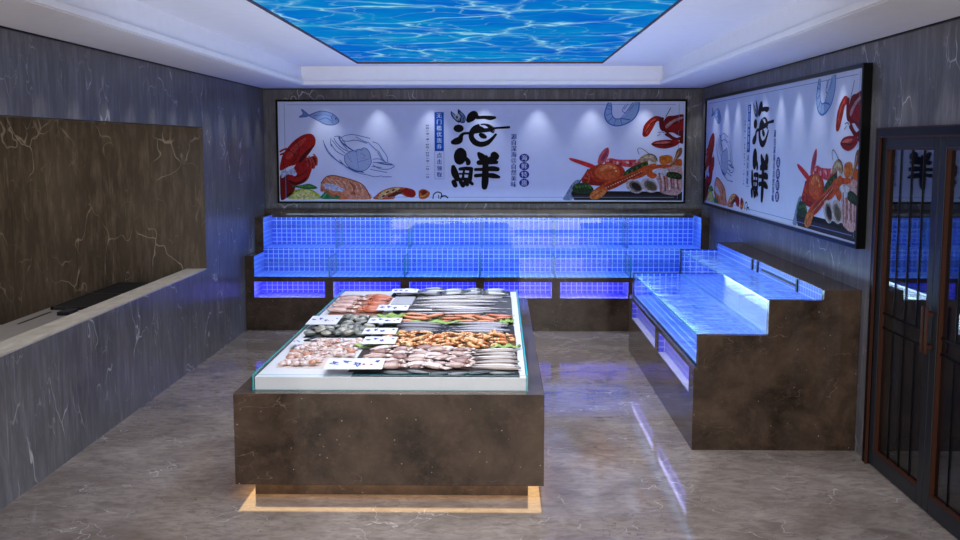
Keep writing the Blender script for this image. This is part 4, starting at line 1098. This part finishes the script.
# -- clams
ms = [clam_mesh(.11, a, c) for a, c in (((128, 132, 120), (88, 92, 84)), ((184, 180, 166), (120, 118, 108)), ((70, 74, 70), (112, 112, 102)), ((150, 144, 128), (200, 196, 184)))]
sp = []
for r in range(9):
    for q in range(5):
        x = -1.45 + q * .096 + (r % 2) * .03 + pick(-.015, .015)
        y = 8.00 + r * .098 + pick(-.015, .015)
        if x < -1.29 and y > 8.38: continue
        sp.append((min(x, -1.045), y, Z + .026 + pick(0, .004), pick(0, 6.3), pick(.8, 1.05)))
lay('clam', ms, sp, 'grey clam in the middle left tray', 'clam', 'grey clams in the middle left tray', .25)
# -- octopus
ms = [octopus_mesh(.13, a, c) for a, c in (((242, 224, 218), (222, 188, 176)), ((232, 206, 196), (244, 230, 226)), ((206, 142, 112), (230, 196, 184)), ((244, 232, 228), (196, 150, 140)))]
sp = []
for r in range(9):
    for q in range(5):
        x = -1.435 + q * .093 + pick(-.012, .012); y = 6.90 + r * .102 + pick(-.014, .014)
        if x < -1.38 and y > 7.6: continue
        if x > -1.19 and y < 7.12: continue
        sp.append((x, y, Z + .02 + pick(0, .006), pick(0, 6.3), pick(.85, 1.05)))
lay('baby_octopus', ms, sp, 'pink baby octopus', 'octopus', 'baby octopus in the front left tray', .15)
# -- plump silver fish at the back
ms = [fish_mesh(.30, .105, (206, 210, 216), (236, 238, 240), .03, .5, (96, 102, 112)), fish_mesh(.28, .12, (150, 156, 166), (240, 240, 242), -.03, .5, (70, 76, 84))]
sp = []
for r in range(3):
    for q in range(5): sp.append((-.88 + q * .205 + (r % 2) * .03 + pick(-.01, .01), 10.17 + r * .135, Z + .03, pick(-.25, .25) + (math.pi if (r + q) % 2 else 0), .78))
lay('fish', ms, sp, 'plump silver fish at the rear edge', 'fish', 'plump silver fish at the rear edge')
# -- ribbon fish
ms = [fish_mesh(.74, .066, (200, 194, 196), (214, 212, 216), .02, .35), fish_mesh(.68, .072, (156, 152, 158), (206, 204, 210), -.03, .35), fish_mesh(.78, .062, (220, 214, 212), (228, 226, 228), .03, .35)]
sp = [(-.42 + pick(-.06, .06) + (.12 if r % 2 else -.04), 9.085 + r * .057, Z + .02 + .003 * (r % 2), pick(-.035, .035) + (math.pi if r % 3 == 0 else 0), pick(.88, 1.0)) for r in range(18)]
lay('ribbon_fish', ms, sp, 'long silver ribbon fish in the wide black tray', 'fish', 'long silver ribbon fish', .03)
# -- big orange prawns on lettuce
ms = [prawn_mesh(.21, (232, 148, 104), (246, 206, 178)), prawn_mesh(.22, (226, 140, 96), (236, 206, 180)), prawn_mesh(.20, (222, 122, 80), (244, 190, 158))]
sp = []
for r in range(3):
    for q in range(6): sp.append((-.73 + q * .148 + (r % 2) * .03, 8.60 + r * .145, Z + .03, pick(-.5, .5) + (math.pi if (q + r) % 2 else 0), pick(.85, 1.0)))
lay('prawn', ms, sp, 'large orange prawn by the lettuce', 'prawn', 'large orange prawns on lettuce')
# -- slim grey fish
ms = [fish_mesh(.42, .075, (120, 118, 128), (190, 188, 196), .02, .5), fish_mesh(.46, .07, (160, 156, 166), (206, 204, 210), -.02, .5)]
sp = []
for r in range(6):
    for q in range(2): sp.append((-.62 + q * .47 + pick(-.03, .03), 8.11 + r * .064, Z + .022, pick(-.05, .05) + (math.pi if q else 0), pick(.9, 1.02)))
lay('slim_fish', ms, sp, 'slim grey fish behind the shrimps', 'fish', 'slim grey fish', .04)
# -- orange shrimps
ms = [shrimp_mesh(.10, (250, 196, 134), (240, 160, 96)), shrimp_mesh(.105, (252, 208, 152), (232, 136, 72)), shrimp_mesh(.095, (246, 178, 116), (252, 214, 162))]
sp = []
for r in range(6):
    for q in range(13):
        sp.append((-.835 + q * .073 + (r % 2) * .03 + pick(-.01, .01), 7.555 + r * .088 + pick(-.01, .01), Z + .020 + pick(0, .008), pick(0, 6.3), pick(.95, 1.15)))
lay('shrimp', ms, sp, 'small orange shrimp', 'shrimp', 'small orange shrimps', .25)
# -- brown cuttlefish, front right
ms = [squid_mesh(.20, .10, (240, 222, 214), (196, 164, 152)), squid_mesh(.19, .11, (226, 200, 190), (150, 110, 98)), squid_mesh(.21, .09, (244, 230, 224), (232, 210, 200))]
sp = []
for r in range(8):
    for q in range(5):
        x = -.86 + q * .145 + (r % 2) * .04 + pick(-.015, .015); y = 6.80 + r * .088 + pick(-.01, .01)
        if x < -.74 and y < 7.02: continue
        sp.append((x, y, Z + .024 + .004 * (r % 2), pick(-.5, .3), pick(.9, 1.08)))
lay('cuttlefish', ms, sp, 'brown and white cuttlefish', 'cuttlefish', 'brown cuttlefish in the front right tray')
ms = [fish_mesh(.36, .075, (168, 152, 142), (224, 216, 208), .02, .45), fish_mesh(.34, .07, (214, 206, 198), (232, 228, 222), -.02, .45)]
sp = [(-.03 + pick(-.015, .015), 6.79 + r * .066, Z + .02, pick(-.06, .06) + math.pi, pick(.85, .95)) for r in range(10)]
lay('striped_fish', ms, sp, 'slender pale fish beside the cuttlefish', 'fish', 'slender fish beside the cuttlefish', .03)
# -- front strip
ms = [fish_mesh(.17, .055, (70, 80, 84), (226, 230, 230), .03, .35), fish_mesh(.15, .05, (120, 128, 130), (236, 238, 238), -.03, .35)]
sp = [(-.66 + q * .135, 6.655 + pick(-.012, .012), Z + .012, pick(-.5, .5), 1) for q in range(6)]
lay('sardine', ms, sp, 'small silver fish on the front edge liner', 'fish', 'small silver fish at the front edge', .03)

o = B(); o.tube([(-1.36, 7.70, Z + .05), (-1.42, 7.52, Z + .055), (-1.33, 7.53, Z + .05)], [.009, .008, .006], 6, .8, [(34, 30, 34)] * 3)
tag(link('tongs', o.mesh('tongs', [M['seafood']], True)), 'small black bent tongs lying on the pink baby octopus', 'tongs')
